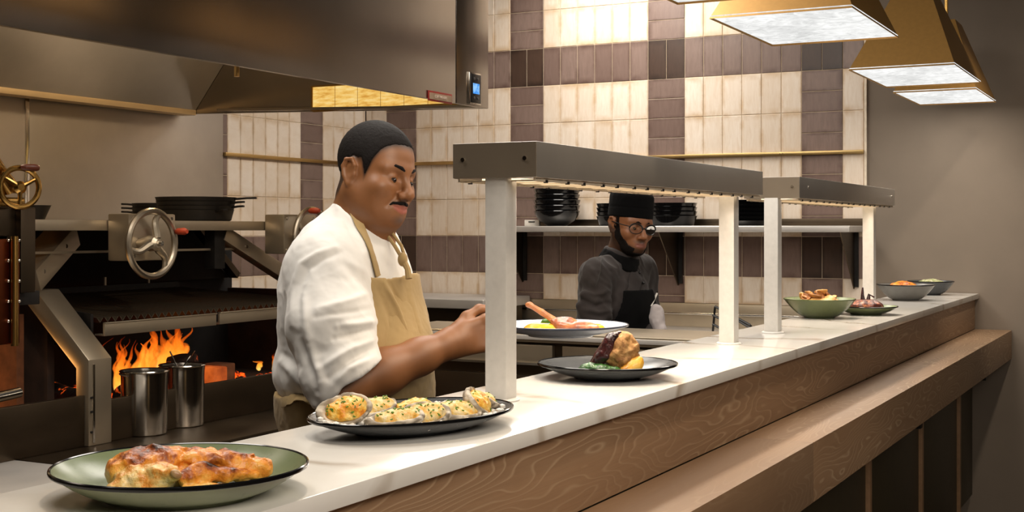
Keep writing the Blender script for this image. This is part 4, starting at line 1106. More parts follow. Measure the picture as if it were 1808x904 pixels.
# ---------------------------------------------------------------- chef in white
def chef_white():
    D = 2.95
    F_ = np.array(A(TOCAM)*math.cos(math.radians(62))+A(RIGHT)*math.sin(math.radians(62)))
    L_ = np.array(-A(TOCAM)*math.sin(math.radians(62))+A(RIGHT)*math.cos(math.radians(62)))
    RB = np.stack([F_, L_, A(UP)])
    root = thing('person', 'chef in white coat and tan apron passing a plate across the counter', 'person', (*atD(625, 700, 3.02)[:2], 0))
    hc = A(atD(662.5, 309, D)); HR = camrot(math.radians(57), math.radians(9), math.radians(-7)); sc = .965
    H = head_shape(dict(jaw=1.04, fat=1, smile=1.3, lid=1))
    Hw = H.xf(HR, hc, sc)
    toloc = lambda P: ((P-hc)@HR)/sc
    P_ = lambda u, v, d: A(atD(u, v, d))
    neck0 = hc+HR@A((-.028, 0, -.06))*sc; neck1 = P_(634, 425, 2.99)
    shR, shL = P_(576, 466, 2.86), P_(655, 448, 3.16)
    elb, wri = P_(598, 690, 2.78), P_(796, 606, 2.90)
    # ---- skin body: head, neck, trunk, both arms and hands in one surface
    B = Shape().join(Hw)
    B.u(cap(neck0, neck1, .058, .066), .03)
    B.u(cap(hc+HR@A((.02, 0, -.085))*sc, neck1+F_*.02, .040, .05), .04)
    B.u(ell(P_(618, 505, 3.0), (.105, .155, .17), RB), .05)
    B.u(ell(P_(628, 625, 3.01), (.115, .145, .16), RB), .05)
    B.u(ell(P_(622, 730, 3.02), (.11, .15, .12), RB), .05)
    B.u(cap(shR, shL, .050), .04)
    B.u(cap(shR, elb, .052, .048), .03)
    ax = wri-elb; mid = elb+ax*.38
    B.u(cap(elb, mid, .050, .050), .02); B.u(cap(mid, elb+ax*.72, .050, .039), .02); B.u(cap(elb+ax*.72, wri, .039, .029), .02)
    f = ax/np.linalg.norm(ax)*.75+A(RIGHT)*.35; f = f/np.linalg.norm(f)
    nb = A(TOCAM)*.93+A(UP)*.10+A(RIGHT)*.15; nb -= f*(nb@f); nb /= np.linalg.norm(nb); sd = np.cross(f, nb)
    if sd[2] < 0: sd = -sd
    curls = ((.55, .75, .4), (.50, .70, .4), (.50, .65, .4), (.50, .6, .35))
    thumb = ((.018, .022, -.004), (.052, .046, -.014), (.086, .055, -.022), (.112, .050, -.026))
    B.join(hand_shape(wri, f, sd, nb, curls, thumb, 1.04))
    B.u(cap(wri-f*.01, wri+f*.02, .029, .026), .02)
    # far arm hangs beside the body behind the apron
    elL = P_(700, 640, 3.20); wrL = P_(668, 790, 3.16)
    B.u(cap(shL, elL, .05, .045), .03); B.u(cap(elL, wrL, .044, .028), .02)
    fl = A((0, 0, -1.0)); nl = -L_*-1.0; nl = L_; sl = F_
    B.join(hand_shape(wrL, fl, sl, nl, ((.3,.4,.3),)*4, ((.018, .022, -.004), (.048, .042, -.014), (.074, .052, -.022), (.096, .056, -.028)), 1.0))
    lo, hi = P_(640, 560, 3.0)-A((.62, .62, .62)), P_(640, 560, 3.0)+A((.62, .62, .55))
    lo[2] = .78; hi[2] = hc[2]+.16
    zx = ([-.13, -.07, -.045, -.030, -.012, .012, .026, .040, .052, .066, .080, .10], [-.078, -.072, -.050, .018, .028, .026, -.012, .030, .056, .070, .076, .080])
    def lipm(V):
        q = toloc(V); z = (q[:, 2]+.069-.12*np.abs(q[:, 1])*1.3)/.0105; y = q[:, 1]/.0285
        m = 1-np.clip((np.sqrt(z*z+y*y)-.85)/.25, 0, 1)
        return m*(q[:, 0] > .082)*(np.abs(q[:, 1]) < .033)
    def stub(V):
        q = toloc(V)
        jaw = np.clip((-.03-q[:, 2])/.03, 0, 1)*np.clip((.115+q[:, 2])/.01, 0, 1)
        chin = np.clip(1-np.sqrt(((q[:, 1])/.028)**2+((q[:, 2]+.094)/.016)**2), 0, 1)*(q[:, 0] > .05)
        lipz = np.clip(1-np.sqrt((q[:, 1]/.034)**2+((q[:, 2]+.055)/.010)**2), 0, 1)*(q[:, 0] > .06)
        zl = np.interp(q[:, 0], *zx)
        fade = np.clip((q[:, 2]-zl+.016)/.020, 0, 1)**1.5*(np.abs(q[:, 1]) < .078)
        return np.clip(np.maximum(np.clip(chin*.7+lipz*.7, 0, .7), fade*.95), 0, .95)
    skin = mat_skin('warm_brown_skin', (138, 90, 54), (150, 82, 66), (36, 24, 19))
    body, V, Fc = sdf_obj('body', B, lo, hi, .0026, skin, root, smooth=1, attrs={'lip': lipm, 'stubble': stub})
    body['label'] = 'bare brown skin of the head and bent forearm'
    # ---- hair cap, brows, moustache
    def hairline(P):
        q = toloc(P); return (np.interp(q[:, 0], *zx)+(.003*vnoise(q*420))+.003-q[:, 2])*.7*sc
    hs = Shape().join(Hw).fn('D', lambda P: -.0015+.0010*vnoise(toloc(P)*420)).fn('I', hairline, .004).fn('I', lambda P: (np.abs(toloc(P)[:, 1])-.0785)*sc, .002)
    sdf_obj('hair', hs, hc-.15, hc+.16, .0026, M['hair'], root)
    W = lambda p: Vector(hc+HR@A(p)*sc)
    for y in (-1, 1):
        MB().tube([W((.0915, y*.012, .0195)), W((.0895, y*.022, .0245)), W((.0815, y*.036, .0270)), W((.0715, y*.0475, .0215))], [.0034, .0046, .0042, .0018], 8).build('eyebrow', M['hair'], root)
        e = MB().sphere(W((.0722, y*.0318, -.0020)), .0128*sc, 12).build('eye', M['eye'], root)
        MB().sphere(W((.0800, y*.0318+.0025*1, -.0058)), .0066*sc, 10).build('iris', M['iris'], e)
        MB().tube([W((.1000, y*.0015, -.0540)), W((.0975, y*.013, -.0555)), W((.088, y*.0265, -.0580)), W((.0815, y*.0330, -.0660))], [.0036, .0042, .0034, .0012], 8).build('moustache', M['hair'], root)
    # ---- jacket
    J = Shape()
    J.u(ell(P_(612, 522, 3.0), (.138, .185, .195), RB), 0)
    J.u(ell(P_(630, 610, 3.01), (.160, .185, .165), RB), .05)
    J.u(ell(P_(618, 655, 3.01), (.158, .185, .10), RB), .04)
    J.u(cap(shR+A((0,0,-.01)), shL, .066, .058), .05)
    J.u(cap(P_(630, 418, 2.99), shR, .056, .060), .05); J.u(cap(P_(630, 418, 2.99), shL, .056, .055), .05)
    hem = P_(619, 678, 2.775); hn = A(RIGHT)*.60-A(UP)*.80+A(TOCAM)*.05; hn /= np.linalg.norm(hn)
    sl_mid = P_(584, 575, 2.80)
    SL = Shape().u(cap(shR+A((0,0,-.01)), sl_mid, .078, .088), 0).u(cap(sl_mid, hem-hn*.03, .088, .082), .03).u(cap(hem-hn*.03, hem+hn*.05, .082, .080), .03)
    SL.fn('I', lambda P: (P-hem)@hn, .004)
    SL.sub(cap(hem-hn*.02, hem+hn*.06, .070, .074), .003)
    J.fn('U', SL, .035)
    # stand collar round the neck
    ca = A(RIGHT)*.50+A(UP)*.83+A(TOCAM)*.05; ca /= np.linalg.norm(ca); cc = P_(640, 392, 2.97)
    CO = Shape().u(cap(cc-ca*.07, cc+ca*.012, .085, .076), 0).fn('I', lambda P: (P-cc)@ca-.006-.010*np.clip(-((P-cc)@F_)/.07, -1, 1), .003).sub(cap(cc-ca*.03, cc+ca*.08, .067, .069), .003)
    J.fn('U', CO, .012)
    zb = P_(600, 697, 3.0)[2]
    J.fn('I', lambda P: zb-.004-P[:, 2]+.012*vnoise(P*14, 3), .02)
    def jd(V, N):
        q = fold_noise(V, 3, 11, .0045, A(UP)*.8+A(RIGHT)*.4)+fold_noise(V, 9, 24, .0016, A(RIGHT)*.7-A(UP)*.5)
        low = np.clip((1.12-V[:, 2])/.10, 0, 1)
        return q*.7+low*fold_noise(V, 21, 16, .006, A(UP))+.0008*fbm(V*60, 2, 4)+creases(V, N, [
            ([(592,436),(560,448),(533,466),(518,515),(516,575)], 5, .006), ([(603,446),(572,458),(545,476),(531,520),(528,570)], 5, -.004),
            ([(668,566),(630,572),(596,576)], 6, .007), ([(664,580),(628,590),(590,598)], 5, -.006), ([(664,598),(620,616),(566,650)], 7, .009), ([(668,612),(625,634),(580,668)], 6, -.007),
            ([(655,632),(615,650),(590,680)], 7, .006), ([(560,545),(600,536),(650,520)], 6, .005), ([(556,560),(610,552),(655,545)], 5, -.004),
            ([(548,600),(556,640),(570,672)], 7, .006), ([(538,520),(541,570),(546,610)], 6, .005), ([(530,590),(545,640),(560,690)], 7, -.008),
            ([(588,470),(622,500),(655,530)], 8, .004), ([(600,452),(640,480),(662,505)], 7, .003), ([(505,480),(500,540),(505,600)], 8, .004),
            ([(500,640),(520,655),(540,690)], 7, .008), ([(494,620),(512,632),(530,650)], 6, -.005), ([(605,372),(615,400),(640,440)], 6, -.003)])
    jac, JV, JF = sdf_obj('chef_coat', J, P_(620, 560, 3.0)-A((.45, .45, .30)), P_(620, 560, 3.0)+A((.45, .45, .36)), .0034, M['white_cloth'], root, smooth=2, disp=jd)
    bj = bvh_of(JV, JF)
    # seams on the coat: shoulder seam
    # ---- apron: bib in front, skirt all round
    tc = P_(622, 600, 3.0)
    zbib = P_(700, 487, 2.9)[2]; zw = P_(600, 697, 3.0)[2]
    AP = Shape()
    AP.u(ell(P_(617, 500, 3.0), (.150, .195, .195), RB), 0).u(ell(P_(632, 610, 3.01), (.171, .190, .165), RB), .05)
    AP.u(ell(P_(628, 690, 3.015), (.170, .198, .14), RB), .05).u(cap(P_(624, 760, 3.02), P_(624, 1050, 3.02)+0, .16, .20), .06)
    def bib(P):
        q = P-tc; l = q@L_; fr = q@F_
        half = .105+.07*np.clip((zbib-P[:, 2])/.25, 0, 1)
        b = np.maximum(np.maximum(np.abs(l+.004)-half, .02-fr), P[:, 2]-zbib-.004*np.sin(l*30))
        back = np.abs(l)-.09; skirt = np.maximum(P[:, 2]-zw-.008, -np.maximum(fr+.10, back))
        return np.minimum(b, skirt)
    inner = Shape(); inner.ops = list(AP.ops)
    AP.fn('S', lambda P: inner(P)+.006, .001)
    AP.fn('I', bib, .002); AP.fn('I', lambda P: .44-P[:, 2])
    def ad(V, N):
        q = V-tc; lo_ = np.clip((zbib-V[:, 2])/.15, 0, 1)
        return lo_*(fold_noise(V, 31, 9, .0055, A(UP)+F_*.2)+.0012*fbm(V*50, 2, 8))+.0007*fbm(V*120, 2, 3)+creases(V, N, [([(678,500),(704,545),(732,612)], 5, .008), ([(687,500),(714,548),(738,600)], 5, -.006), ([(668,512),(690,560),(706,610)], 6, -.004), ([(725,510),(738,560),(750,600)], 5, .003)])
    ap, AV, AF = sdf_obj('apron', AP, P_(620, 900, 3.0)-A((.36, .36, .40)), P_(620, 560, 3.0)+A((.36, .36, .20)), .0034, M['tan_cloth'], root, smooth=2, disp=ad)
    ba = bvh_of(AV, AF)
    def strap(uvs, w, t, lift, bv=bj, name='strap', parent=ap):
        pts, ns = drape(bv, dense(uvs, 6), lift)
        if len(pts) < 3: return
        pts = [sum(pts[max(0,i-2):i+3], Vector())/len(pts[max(0,i-2):i+3]) for i in range(len(pts))]
        MB().ribbon(pts, ns, w, t).build(name, M['tan_cloth'], parent, bevel=.0008)
    strap([(603, 352), (612, 368), (632, 395), (648, 430), (658, 462), (666, 494)], .019, .003, .005)
    # waist tie across the hip
    strap([(497, 712), (520, 706), (548, 704), (572, 712)], .022, .003, .006, ba, 'waist_tie')
    # far neck strap with its adjusting knot, standing off the collar
    a0, a1, a2, a3 = P_(676, 404, 2.94), P_(697, 434, 2.925), P_(711, 458, 2.915), P_(722, 492, 2.905)
    MB().tube([a0, (a0+a1)/2, a1, a2], [.0045]*4, 8).tube([a0+A(RIGHT)*.014, a1+A(RIGHT)*.015, a2+A(RIGHT)*.006], [.004]*3, 8).build('strap', M['tan_cloth'], ap)
    MB().sphere(a2, .0115, 8, sc=(1, 1, 1.4)).tube([a2, (a2+a3)/2+A(RIGHT)*.004, a3], [.008, .007, .008], 8).build('strap_knot', M['tan_cloth'], ap)
    # ---- trousers and shoes below the counter line
    hipR, hipL = P_(605, 800, 2.97), P_(650, 800, 3.10)
    fR = A((hipR[0], hipR[1], 0))-F_*.02; fL = A((hipL[0], hipL[1], 0))+F_*.06
    LG = legs_shape(hipR, hipL, fR, fL, F_).u(ell(P_(624, 770, 3.02), (.12, .16, .12), RB), .05)
    sdf_obj('trousers', LG, np.minimum(fR, fL)-A((.22, .22, -.06)), np.maximum(hipR, hipL)+A((.22, .22, .12)), .008, M['trouser'], root, smooth=2)
    shoe(root, fR, F_); shoe(root, fL, F_)
    return root
chef_white()

# ---------------------------------------------------------------- cook in black
def cook_black():
    D = 5.4; P_ = lambda u, v, d: A(atD(u, v, d))
    yb = math.radians(46)
    F_ = A(TOCAM)*math.cos(yb)+A(RIGHT)*math.sin(yb); L_ = -A(TOCAM)*math.sin(yb)+A(RIGHT)*math.cos(yb); RB = np.stack([F_, L_, A(UP)])
    root = thing('person', 'bearded cook in black cap, glasses and charcoal jacket working behind the island', 'person', (*P_(1090, 560, 5.45)[:2], 0))
    hc = P_(1113.0, 397.0, D); HR = camrot(math.radians(28), math.radians(9), math.radians(-4.8)); sc = 1.03
    Hw = head_shape(dict(jaw=.94, lid=1)).xf(HR, hc, sc); toloc = lambda P: ((P-hc)@HR)/sc
    W = lambda p: Vector(hc+HR@A(p)*sc)
    neck0 = hc+HR@A((-.03, 0, -.06))*sc; neck1 = P_(1092, 462, 5.44)
    shR, shL = P_(1053, 488, 5.33), P_(1130, 480, 5.55)
    B = Shape().join(Hw).u(cap(neck0, neck1, .054, .060), .03)
    B.u(ell(P_(1088, 530, 5.45), (.10, .15, .17), RB), .05).u(ell(P_(1085, 640, 5.45), (.10, .14, .16), RB), .05)
    B.u(cap(shR, shL, .05), .04)
    eR, wR = P_(1046, 590, 5.30), P_(1078, 640, 5.12)
    eL, wL = P_(1146, 580, 5.50), P_(1152, 625, 5.25)
    hands = []
    for sh, el, wr, th in ((shR, eR, wR, 1), (shL, eL, wL, -1)):
        B.u(cap(sh, el, .048, .043), .03); B.u(cap(el, wr, .042, .028), .02)
        f = A(wr-el); f /= np.linalg.norm(f); f = f*.6+F_*.6-A(UP)*.2; f /= np.linalg.norm(f)
        nb = A(UP)*1.0; nb -= f*(nb@f); nb /= np.linalg.norm(nb); sd = np.cross(f, nb)*(-th)
        B.join(hand_shape(wr, f, sd, nb, ((.3,.4,.3), (.35,.4,.3), (.4,.45,.3), (.45,.5,.3)), ((.018, .022, -.004), (.048, .044, -.014), (.074, .056, -.020), (.096, .058, -.024)), 1.0))
    lo, hi = P_(1090, 560, 5.4)-A((.5, .5, .4)), P_(1090, 560, 5.4)+A((.5, .5, .5)); lo[2] = .74; hi[2] = hc[2]+.16
    def lipm(V):
        q = toloc(V); z = (q[:, 2]+.069)/.0115; y = q[:, 1]/.0265
        return (1-np.clip((np.sqrt(z*z+y*y)-.85)/.25, 0, 1))*(q[:, 0] > .082)*(np.abs(q[:, 1]) < .03)
    skin = mat_skin('brown_skin', (140, 90, 58), (124, 74, 62), (30, 22, 18))
    def zero(V):
        q = toloc(V); y = np.abs(q[:, 1]); z = q[:, 2]; fr = q[:, 0] > .04
        mo = np.clip(1.3-np.sqrt((y/.030)**2+((z+.0555)/.0075)**2), 0, 1)*fr
        ch = np.clip(1.5-np.sqrt((y/.030)**2+((z+.098)/.017)**2), 0, 1)*fr
        jw = np.clip((np.interp(q[:, 0], [-.02, .03, .06, .1], [-.0, -.030, -.062, -.075])-z)/.012, 0, 1)*(z > -.13)
        return np.clip(np.maximum(np.maximum(mo*.75, ch*.7), jw*.8), 0, .85)
    body = sdf_obj('body', B, lo, hi, .0042, skin, root, smooth=1, attrs={'lip': lipm, 'stubble': zero})[0]
    # full beard along the jaw, moustache, sideburns
    def beard(P):
        q = toloc(P); x, y, z = q[:, 0], np.abs(q[:, 1]), q[:, 2]
        side = np.maximum(z-np.interp(x, [-.02, .012, .03, .05, .07, .1], [.03, .03, -.012, -.040, -.072, -.082]), .004-x+np.clip(-.05-z, 0, .03)*.9)
        m = np.maximum(np.abs(z+.0555)-.0028, y-.024); m = np.maximum(m, .07-x)
        chin = np.maximum(np.maximum(.060-x, y-.024), np.maximum(z+.074, -.100-z))
        return np.maximum(side+.004*vnoise(q*220), -chin)*.7*sc
    hs = Shape().join(Hw).fn('D', lambda P: -.0024+.0014*vnoise(toloc(P)*300)).fn('I', beard, .003)
    hs.fn('S', lambda P: np.maximum(np.sqrt((toloc(P)[:, 1]/.024)**2+((toloc(P)[:, 2]+.069)/.011)**2)-1, .07-toloc(P)[:, 0])*.011, .001)
    sdf_obj('beard', hs, hc-.16, hc+.16, .003, M['hair'], root)
    def hairb(P):
        q = toloc(P); return np.maximum(q[:, 0]-.024, np.interp(q[:, 0], [-.1, -.05, -.032, -.012, .012, .02], [-.07, -.06, .02, .03, .026, .0])-q[:, 2])*.7*sc
    sdf_obj('hair', Shape().join(Hw).fn('D', lambda P: -.004).fn('I', hairb, .003).fn('I', lambda P: (np.abs(toloc(P)[:, 1])-.0785)*sc), hc-.15, hc+.16, .0034, M['hair'], root)
    for y in (-1, 1):
        MB().tube([W((.0915, y*.012, .0185)), W((.0885, y*.024, .0225)), W((.0725, y*.0475, .0195))], [.003, .004, .0018], 8).build('eyebrow', M['hair'], root)
        e = MB().sphere(W((.0722, y*.0318, -.002)), .0128*sc, 12).build('eye', M['eye'], root)
        MB().sphere(W((.0800, y*.0318, -.0055)), .0066*sc, 10).build('iris', M['iris'], e)
    # cap: tall soft round brimless cap
    ct = Shape(); up = HR@A((-.10, 0, 1)); up = up/np.linalg.norm(up); cc = hc+HR@A((-.012, 0, .052))*sc
    c1 = (HR@A((1, 0, .10))); c1 /= np.linalg.norm(c1); c2 = np.cross(up, c1); RC = np.stack([c1, c2, up])
    ct.u(ell(cc+up*.0, (.107, .088, .30), RC), 0).fn('I', lambda P: (P-cc)@up-.082, .026).fn('I', lambda P: -((P-cc)@up)-.026, .004)
    def capd(V, N):
        h = np.clip(((V-cc)@up-.02)/.07, 0, 1); return h*fold_noise(V, 41, 16, .004, up)+.0015*(np.abs((V-cc)@up-.016) < .003)*-1
    cp = sdf_obj('cap', ct, hc-.2, hc+.24, .0042, M['black_cloth'], root, smooth=1, disp=capd)[0]
    # glasses
    gm = MB(); gl = MB(); 
    for y in (-1, 1):
        pts = []
        for k in range(20):
            a = 2*PI*k/20; yy = .0345+.0275*math.cos(a)*(1 if True else 1); zz = -.004+.0200*math.sin(a)*(1+.08*math.cos(a))
            pts.append(W((.1015-.012*(abs(yy)/.06)**2, y*yy, zz)))
        gm.tube(pts, .0018, 6, closed=True); gm.tube(pts[0:11], .0034, 6)
        ce = sum(pts, Vector())/20; n = Vector(HR@A((1, 0, 0)))
        gl.add([ce]+pts, [(0, 1+k, 1+(k+1)%20) for k in range(20)])
        gm.tube([W((.091, y*.059, .002)), W((.06, y*.079, .004)), W((-.01, y*.083, .006))], .0022, 6)
    gm.tube([W((.1015, -.009, -.001)), W((.105, 0, .001)), W((.1015, .009, -.001))], .002, 6)
    gf = gm.build('glasses', M['black_plastic'], root)
    tg_ = NT('lens_glass'); gb = tg_.n('ShaderNodeBsdfGlossy'); gb.inputs['Roughness'].default_value = .05; tr = tg_.n('ShaderNodeBsdfTransparent')
    fr = tg_.n('ShaderNodeFresnel'); fr.inputs['IOR'].default_value = 1.5; mx = tg_.n('ShaderNodeMixShader')
    tg_.l(fr.outputs[0], mx.inputs[0]); tg_.l(tr.outputs[0], mx.inputs[1]); tg_.l(gb.outputs[0], mx.inputs[2]); tg_.l(mx.outputs[0], tg_.out.inputs['Surface'])
    gl.build('lens', tg_.mat, gf)
    # ---- charcoal jacket with black panels
    J = Shape()
    J.u(ell(P_(1089, 540, 5.45), (.130, .165, .20), RB), 0).u(ell(P_(1087, 630, 5.45), (.135, .165, .2), RB), .05)
    J.u(cap(shR, shL, .060), .05); J.u(cap(P_(1094, 458, 5.44), shR, .050, .056), .05); J.u(cap(P_(1094, 458, 5.44), shL, .050, .056), .05)
    J.u(cap(shR, eR, .066, .066), .025); J.u(cap(eR, wR-(wR-eR)*.12, .066, .046), .025)
    J.u(cap(shL, eL, .060, .058), .025); J.u(cap(eL, wL-(wL-eL)*.2, .060, .046), .025)
    ca = A(RIGHT)*.2+A(UP)*.95+F_*.15; ca /= np.linalg.norm(ca); cc2 = P_(1095, 450, 5.43)
    CO = Shape().u(cap(cc2-ca*.08, cc2+ca*.012, .080, .070), 0).fn('I', lambda P: (P-cc2)@ca-.014, .003).sub(cap(cc2-ca*.03, cc2+ca*.08, .060, .062), .003)
    vdir = A(F_)
    J.fn('U', CO, .012)
    for a, b in (((1030,520),(1070,545)), ((1035,550),(1078,560)), ((1050,500),(1075,530)), ((1025,540),(1045,580))):
        J.u(cap(P_(*a, 5.26), P_(*b, 5.27), .012, .006), .03)
    def jd(V, N):
        return fold_noise(V, 51, 10, .006, A(UP)*.7+A(RIGHT)*.5)+fold_noise(V, 57, 22, .003, A(RIGHT)*.6-A(UP)*.5)+creases(V, N, [
            ([(1028,512),(1050,520),(1074,514)], 4, .008), ([(1026,528),(1052,540),(1076,534)], 4, -.008), ([(1030,546),(1056,552),(1078,548)], 4, .009),
            ([(1040,470),(1058,492),(1078,506)], 4, .006), ([(1078,480),(1082,520),(1084,570)], 4, -.009), ([(1036,560),(1058,566),(1074,572)], 4, .007),
            ([(1100,490),(1098,530),(1096,572)], 3, .006), ([(1148,480),(1146,520),(1142,560)], 4, -.008), ([(1062,446),(1060,470),(1056,498)], 2.5, .004)])
    jac, JV, JF = sdf_obj('chef_jacket', J, P_(1090, 560, 5.42)-A((.42, .42, .30)), P_(1090, 560, 5.42)+A((.42, .42, .36)), .0046, M['charcoal_cloth'], root, smooth=2, disp=jd)
    bj = bvh_of(JV, JF)
    # black front panel, lapel edge, buttons and pen
    tcv = P_(1088, 535, 5.45)
    AP = Shape().u(ell(P_(1087, 535, 5.45), (.150, .190, .21), RB), 0).u(ell(P_(1085, 630, 5.45), (.153, .185, .21), RB), .05)
    inn = Shape(); inn.ops = list(AP.ops); AP.fn('S', lambda P: inn(P)+.007, .001)
    ztop = P_(1130, 512, 5.33)[2]
    def reg(P):
        q = P-tcv; l = q@L_; fr = q@F_
        return np.maximum(np.maximum(np.abs(l)-.095-.05*np.clip((ztop-P[:, 2])/.2, 0, 1), .02-fr), P[:, 2]-ztop)
    AP.fn('I', reg, .002)
    bib = sdf_obj('apron', AP, P_(1090, 580, 5.42)-A((.3, .3, .24)), P_(1090, 560, 5.42)+A((.3, .3, .3)), .0046, M['black_cloth'], root, smooth=2,
            disp=lambda V, N: fold_noise(V, 61, 9, .004, A(UP)))[0]
    ck = A(RIGHT)*.15+A(UP)*.95+F_*.25; ck /= np.linalg.norm(ck); c0 = P_(1097, 452, 5.42)
    SC = Shape().u(cap(c0-ck*.035, c0+ck*.010, .088, .074), 0).fn('I', lambda P: (P-c0)@ck-.012, .006).fn('I', lambda P: -((P-c0)@ck)-.040, .006).sub(cap(c0, c0+ck*.08, .060, .064), .003)
    sdf_obj('neckerchief', SC, c0-.16, c0+.16, .0042, M['black_cloth'], root, smooth=1, disp=lambda V, N: fold_noise(V, 71, 26, .004, A(RIGHT)))
    pts, ns = drape(bj, dense([(1126, 476), (1120, 500), (1114, 530), (1108, 570)], 5), .002)
    if len(pts) > 3: MB().ribbon(pts, ns, .060, .004).build('placket', M['charcoal_cloth'], root, bevel=.001)
    pts, ns = drape(bj, dense([(1062, 452), (1060, 480), (1052, 505)], 5), .0005)
    if len(pts) > 3: MB().ribbon(pts, ns, .004, .0015).build('shoulder_seam', mat_cloth('seam_thread', (58, 55, 53)), root)
    pts, ns = drape(bj, [(1128, 482), (1134, 500)], .005)
    for p in pts: MB().sphere(p, .006, 6).build('button', M['black_plastic'], root)
    # neckerchief filling the collar
    hipR, hipL = P_(1068, 800, 5.40), P_(1104, 800, 5.52); hipR[2] = hipL[2] = .86
    fR = A((hipR[0], hipR[1], 0)); fL = A((hipL[0], hipL[1], 0))
    LG = legs_shape(hipR, hipL, fR, fL, F_).u(ell((hipR+hipL)/2+A((0,0,.08)), (.13, .16, .14), RB), .05)
    sdf_obj('trousers', LG, np.minimum(fR, fL)-A((.22, .22, -.06)), np.maximum(hipR, hipL)+A((.22, .22, .24)), .009, M['trouser'], root, smooth=2)
    shoe(root, fR, F_); shoe(root, fL, F_)
    pa, pb = P_(1143, 540, 5.27), P_(1150, 523, 5.27)
    pn = thing('pen', 'pale pen clipped in the sleeve pocket of the cook in black', 'pen', tuple(pa))
    hit = drape(bj, [(1141, 541), (1151, 521)], .024)[0]
    if len(hit) == 2: pa, pb = hit
    pa, pb = Vector(pa), Vector(pb)
    MB().tube([pa, pb], .0045, 10).build('barrel', M['white_plastic'], pn)
    MB().tube([pb, pb+(pb-pa)*.15], [.0045, .003], 8).build('tip', M['steel_bright'], pn)
    # pale cloth in the far hand
    cl = Shape().u(ell(P_(1160, 560, 5.30), (.026, .03, .05)), 0).u(cap(P_(1157, 545, 5.31), P_(1166, 582, 5.28), .018, .026), .02).fn('D', lambda P: .006*fbm(P*45, 2, 3))
    o = sdf_obj('kitchen_cloth', cl, P_(1160, 560, 5.3)-.12, P_(1160, 560, 5.3)+.12, .004, mat_cloth('grey_towel', (176, 168, 168)))[0]
    tag(o, 'crumpled pale grey cloth held by the cook in black', 'cloth')
    return root
cook_black()
# ================================================================ PLATES AND FOOD ON THE PASS
def mat_glaze(name, rgb, rough=.26, fleck=.12):
    t = NT(name); f = t.noise(t.coord(), 8, 4, .6); g = t.noise(t.coord(), 90, 2, .5); c = lin(*rgb)
    col = t.ramp(f, [(.3, tuple(x*(1-fleck) for x in c[:3])), (.7, tuple(min(1, x*(1+fleck)) for x in c[:3]))])
    col = t.mix(t.math('MULTIPLY', t.ramp(g, [(.62, (0,0,0)), (.72, (1,1,1))]), .25), col, tuple(x*.5 for x in c[:3])+(1,))
    return t.bsdf(col, rough, 0, Specular_IOR_Level=.32)
M['glaze_green'] = mat_glaze('green_glaze', (112, 124, 92)); M['glaze_slate'] = mat_glaze('slate_glaze', (74, 76, 78))
M['glaze_grey'] = mat_glaze('grey_glaze', (112, 110, 106)); M['glaze_deep'] = mat_glaze('deep_green_glaze', (86, 94, 62))
M['glaze_white'] = mat_glaze('pale_glaze', (214, 220, 228), .12, .03); M['rim_black'] = mat_plain('black_rim', (14, 14, 15), .12, 0, .1, 20, .01)
M['rim_blue'] = mat_plain('blue_grey_rim', (64, 70, 84), .15, 0, .1, 20, .01)
def plate(name, lab, cat, c, r, h, foot, flat, mats, group=None, sx=1, sy=1, rz=0, rim=.004, n=72, tilt=None):
    """coupe plate: foot radius, flat radius of the well, lip height h"""
    t = thing(name, lab, cat, c, rz, group)
    b = .006
    prof = [(0, .003), (foot-.004, .003), (foot-.003, 0), (foot, 0), (foot+.002, .004)]
    for k in range(1, 9):
        s = k/8; prof.append((foot+.002+(r-foot-.002)*s, .004+(h-.004)*s**1.5))
    MB().lathe(prof+[(r-.003, h+.0012)], (0,0,0), n, sx=sx, sy=sy, cap=False).build('underside', mats[1], t, local=True, angle=50)
    ins = [(r-.003, h+.0014)]
    for k in range(1, 10):
        s = 1-k/10; ins.append((flat+(r-.004-flat)*s, .0085+(h-.0085)*s**1.6))
    ins += [(flat, .0083), (flat*.5, .0078), (0, .0078)]
    MB().lathe(ins, (0,0,0), n, sx=sx, sy=sy, cap=False).build('well', mats[0], t, local=True, angle=50)
    pr = [(r+rim*.35*math.cos(a)-.001, h+rim*.5*math.sin(a)) for a in np.linspace(0, 2*PI, 9)[:-1]]
    m = MB(); vs = []; N = n
    for (rr, zz) in pr:
        for k in range(N):
            a = 2*PI*k/N; vs.append((rr*math.cos(a)*sx, rr*math.sin(a)*sy, zz))
    fs = [(i*N+k, i*N+(k+1)%N, ((i+1)%8)*N+(k+1)%N, ((i+1)%8)*N+k) for i in range(8) for k in range(N)]
    m.add(vs, fs).build('rim', mats[2], t, local=True)
    if tilt: t.rotation_euler = (tilt[0], tilt[1], rz)
    return t
ZC = 1.0702
def mat_food(name, stops, rough=.45, scale=30, zr=None, bumps=.4, coat=.2, wscale=None):
    """noise-driven colours; zr adds browning towards the top of the piece"""
    t = NT(name); f = t.noise(t.coord(), scale, 5, .62)
    if zr is not None:
        g = t.n('ShaderNodeTexCoord'); sp = t.n('ShaderNodeSeparateXYZ'); t.l(g.outputs['Generated'], sp.inputs[0])
        f = t.math('ADD', t.math('MULTIPLY', f, zr[0]), t.math('MULTIPLY', sp.outputs[2], zr[1]))
    b = t.noise(t.coord(), scale*2.4, 4, .6)
    return t.bsdf(t.ramp(f, stops), rough, 0, t.bump(b, bumps, .003), Coat_Weight=coat, Subsurface_Weight=.06, Subsurface_Radius=(.006, .003, .001), Subsurface_Scale=.5)

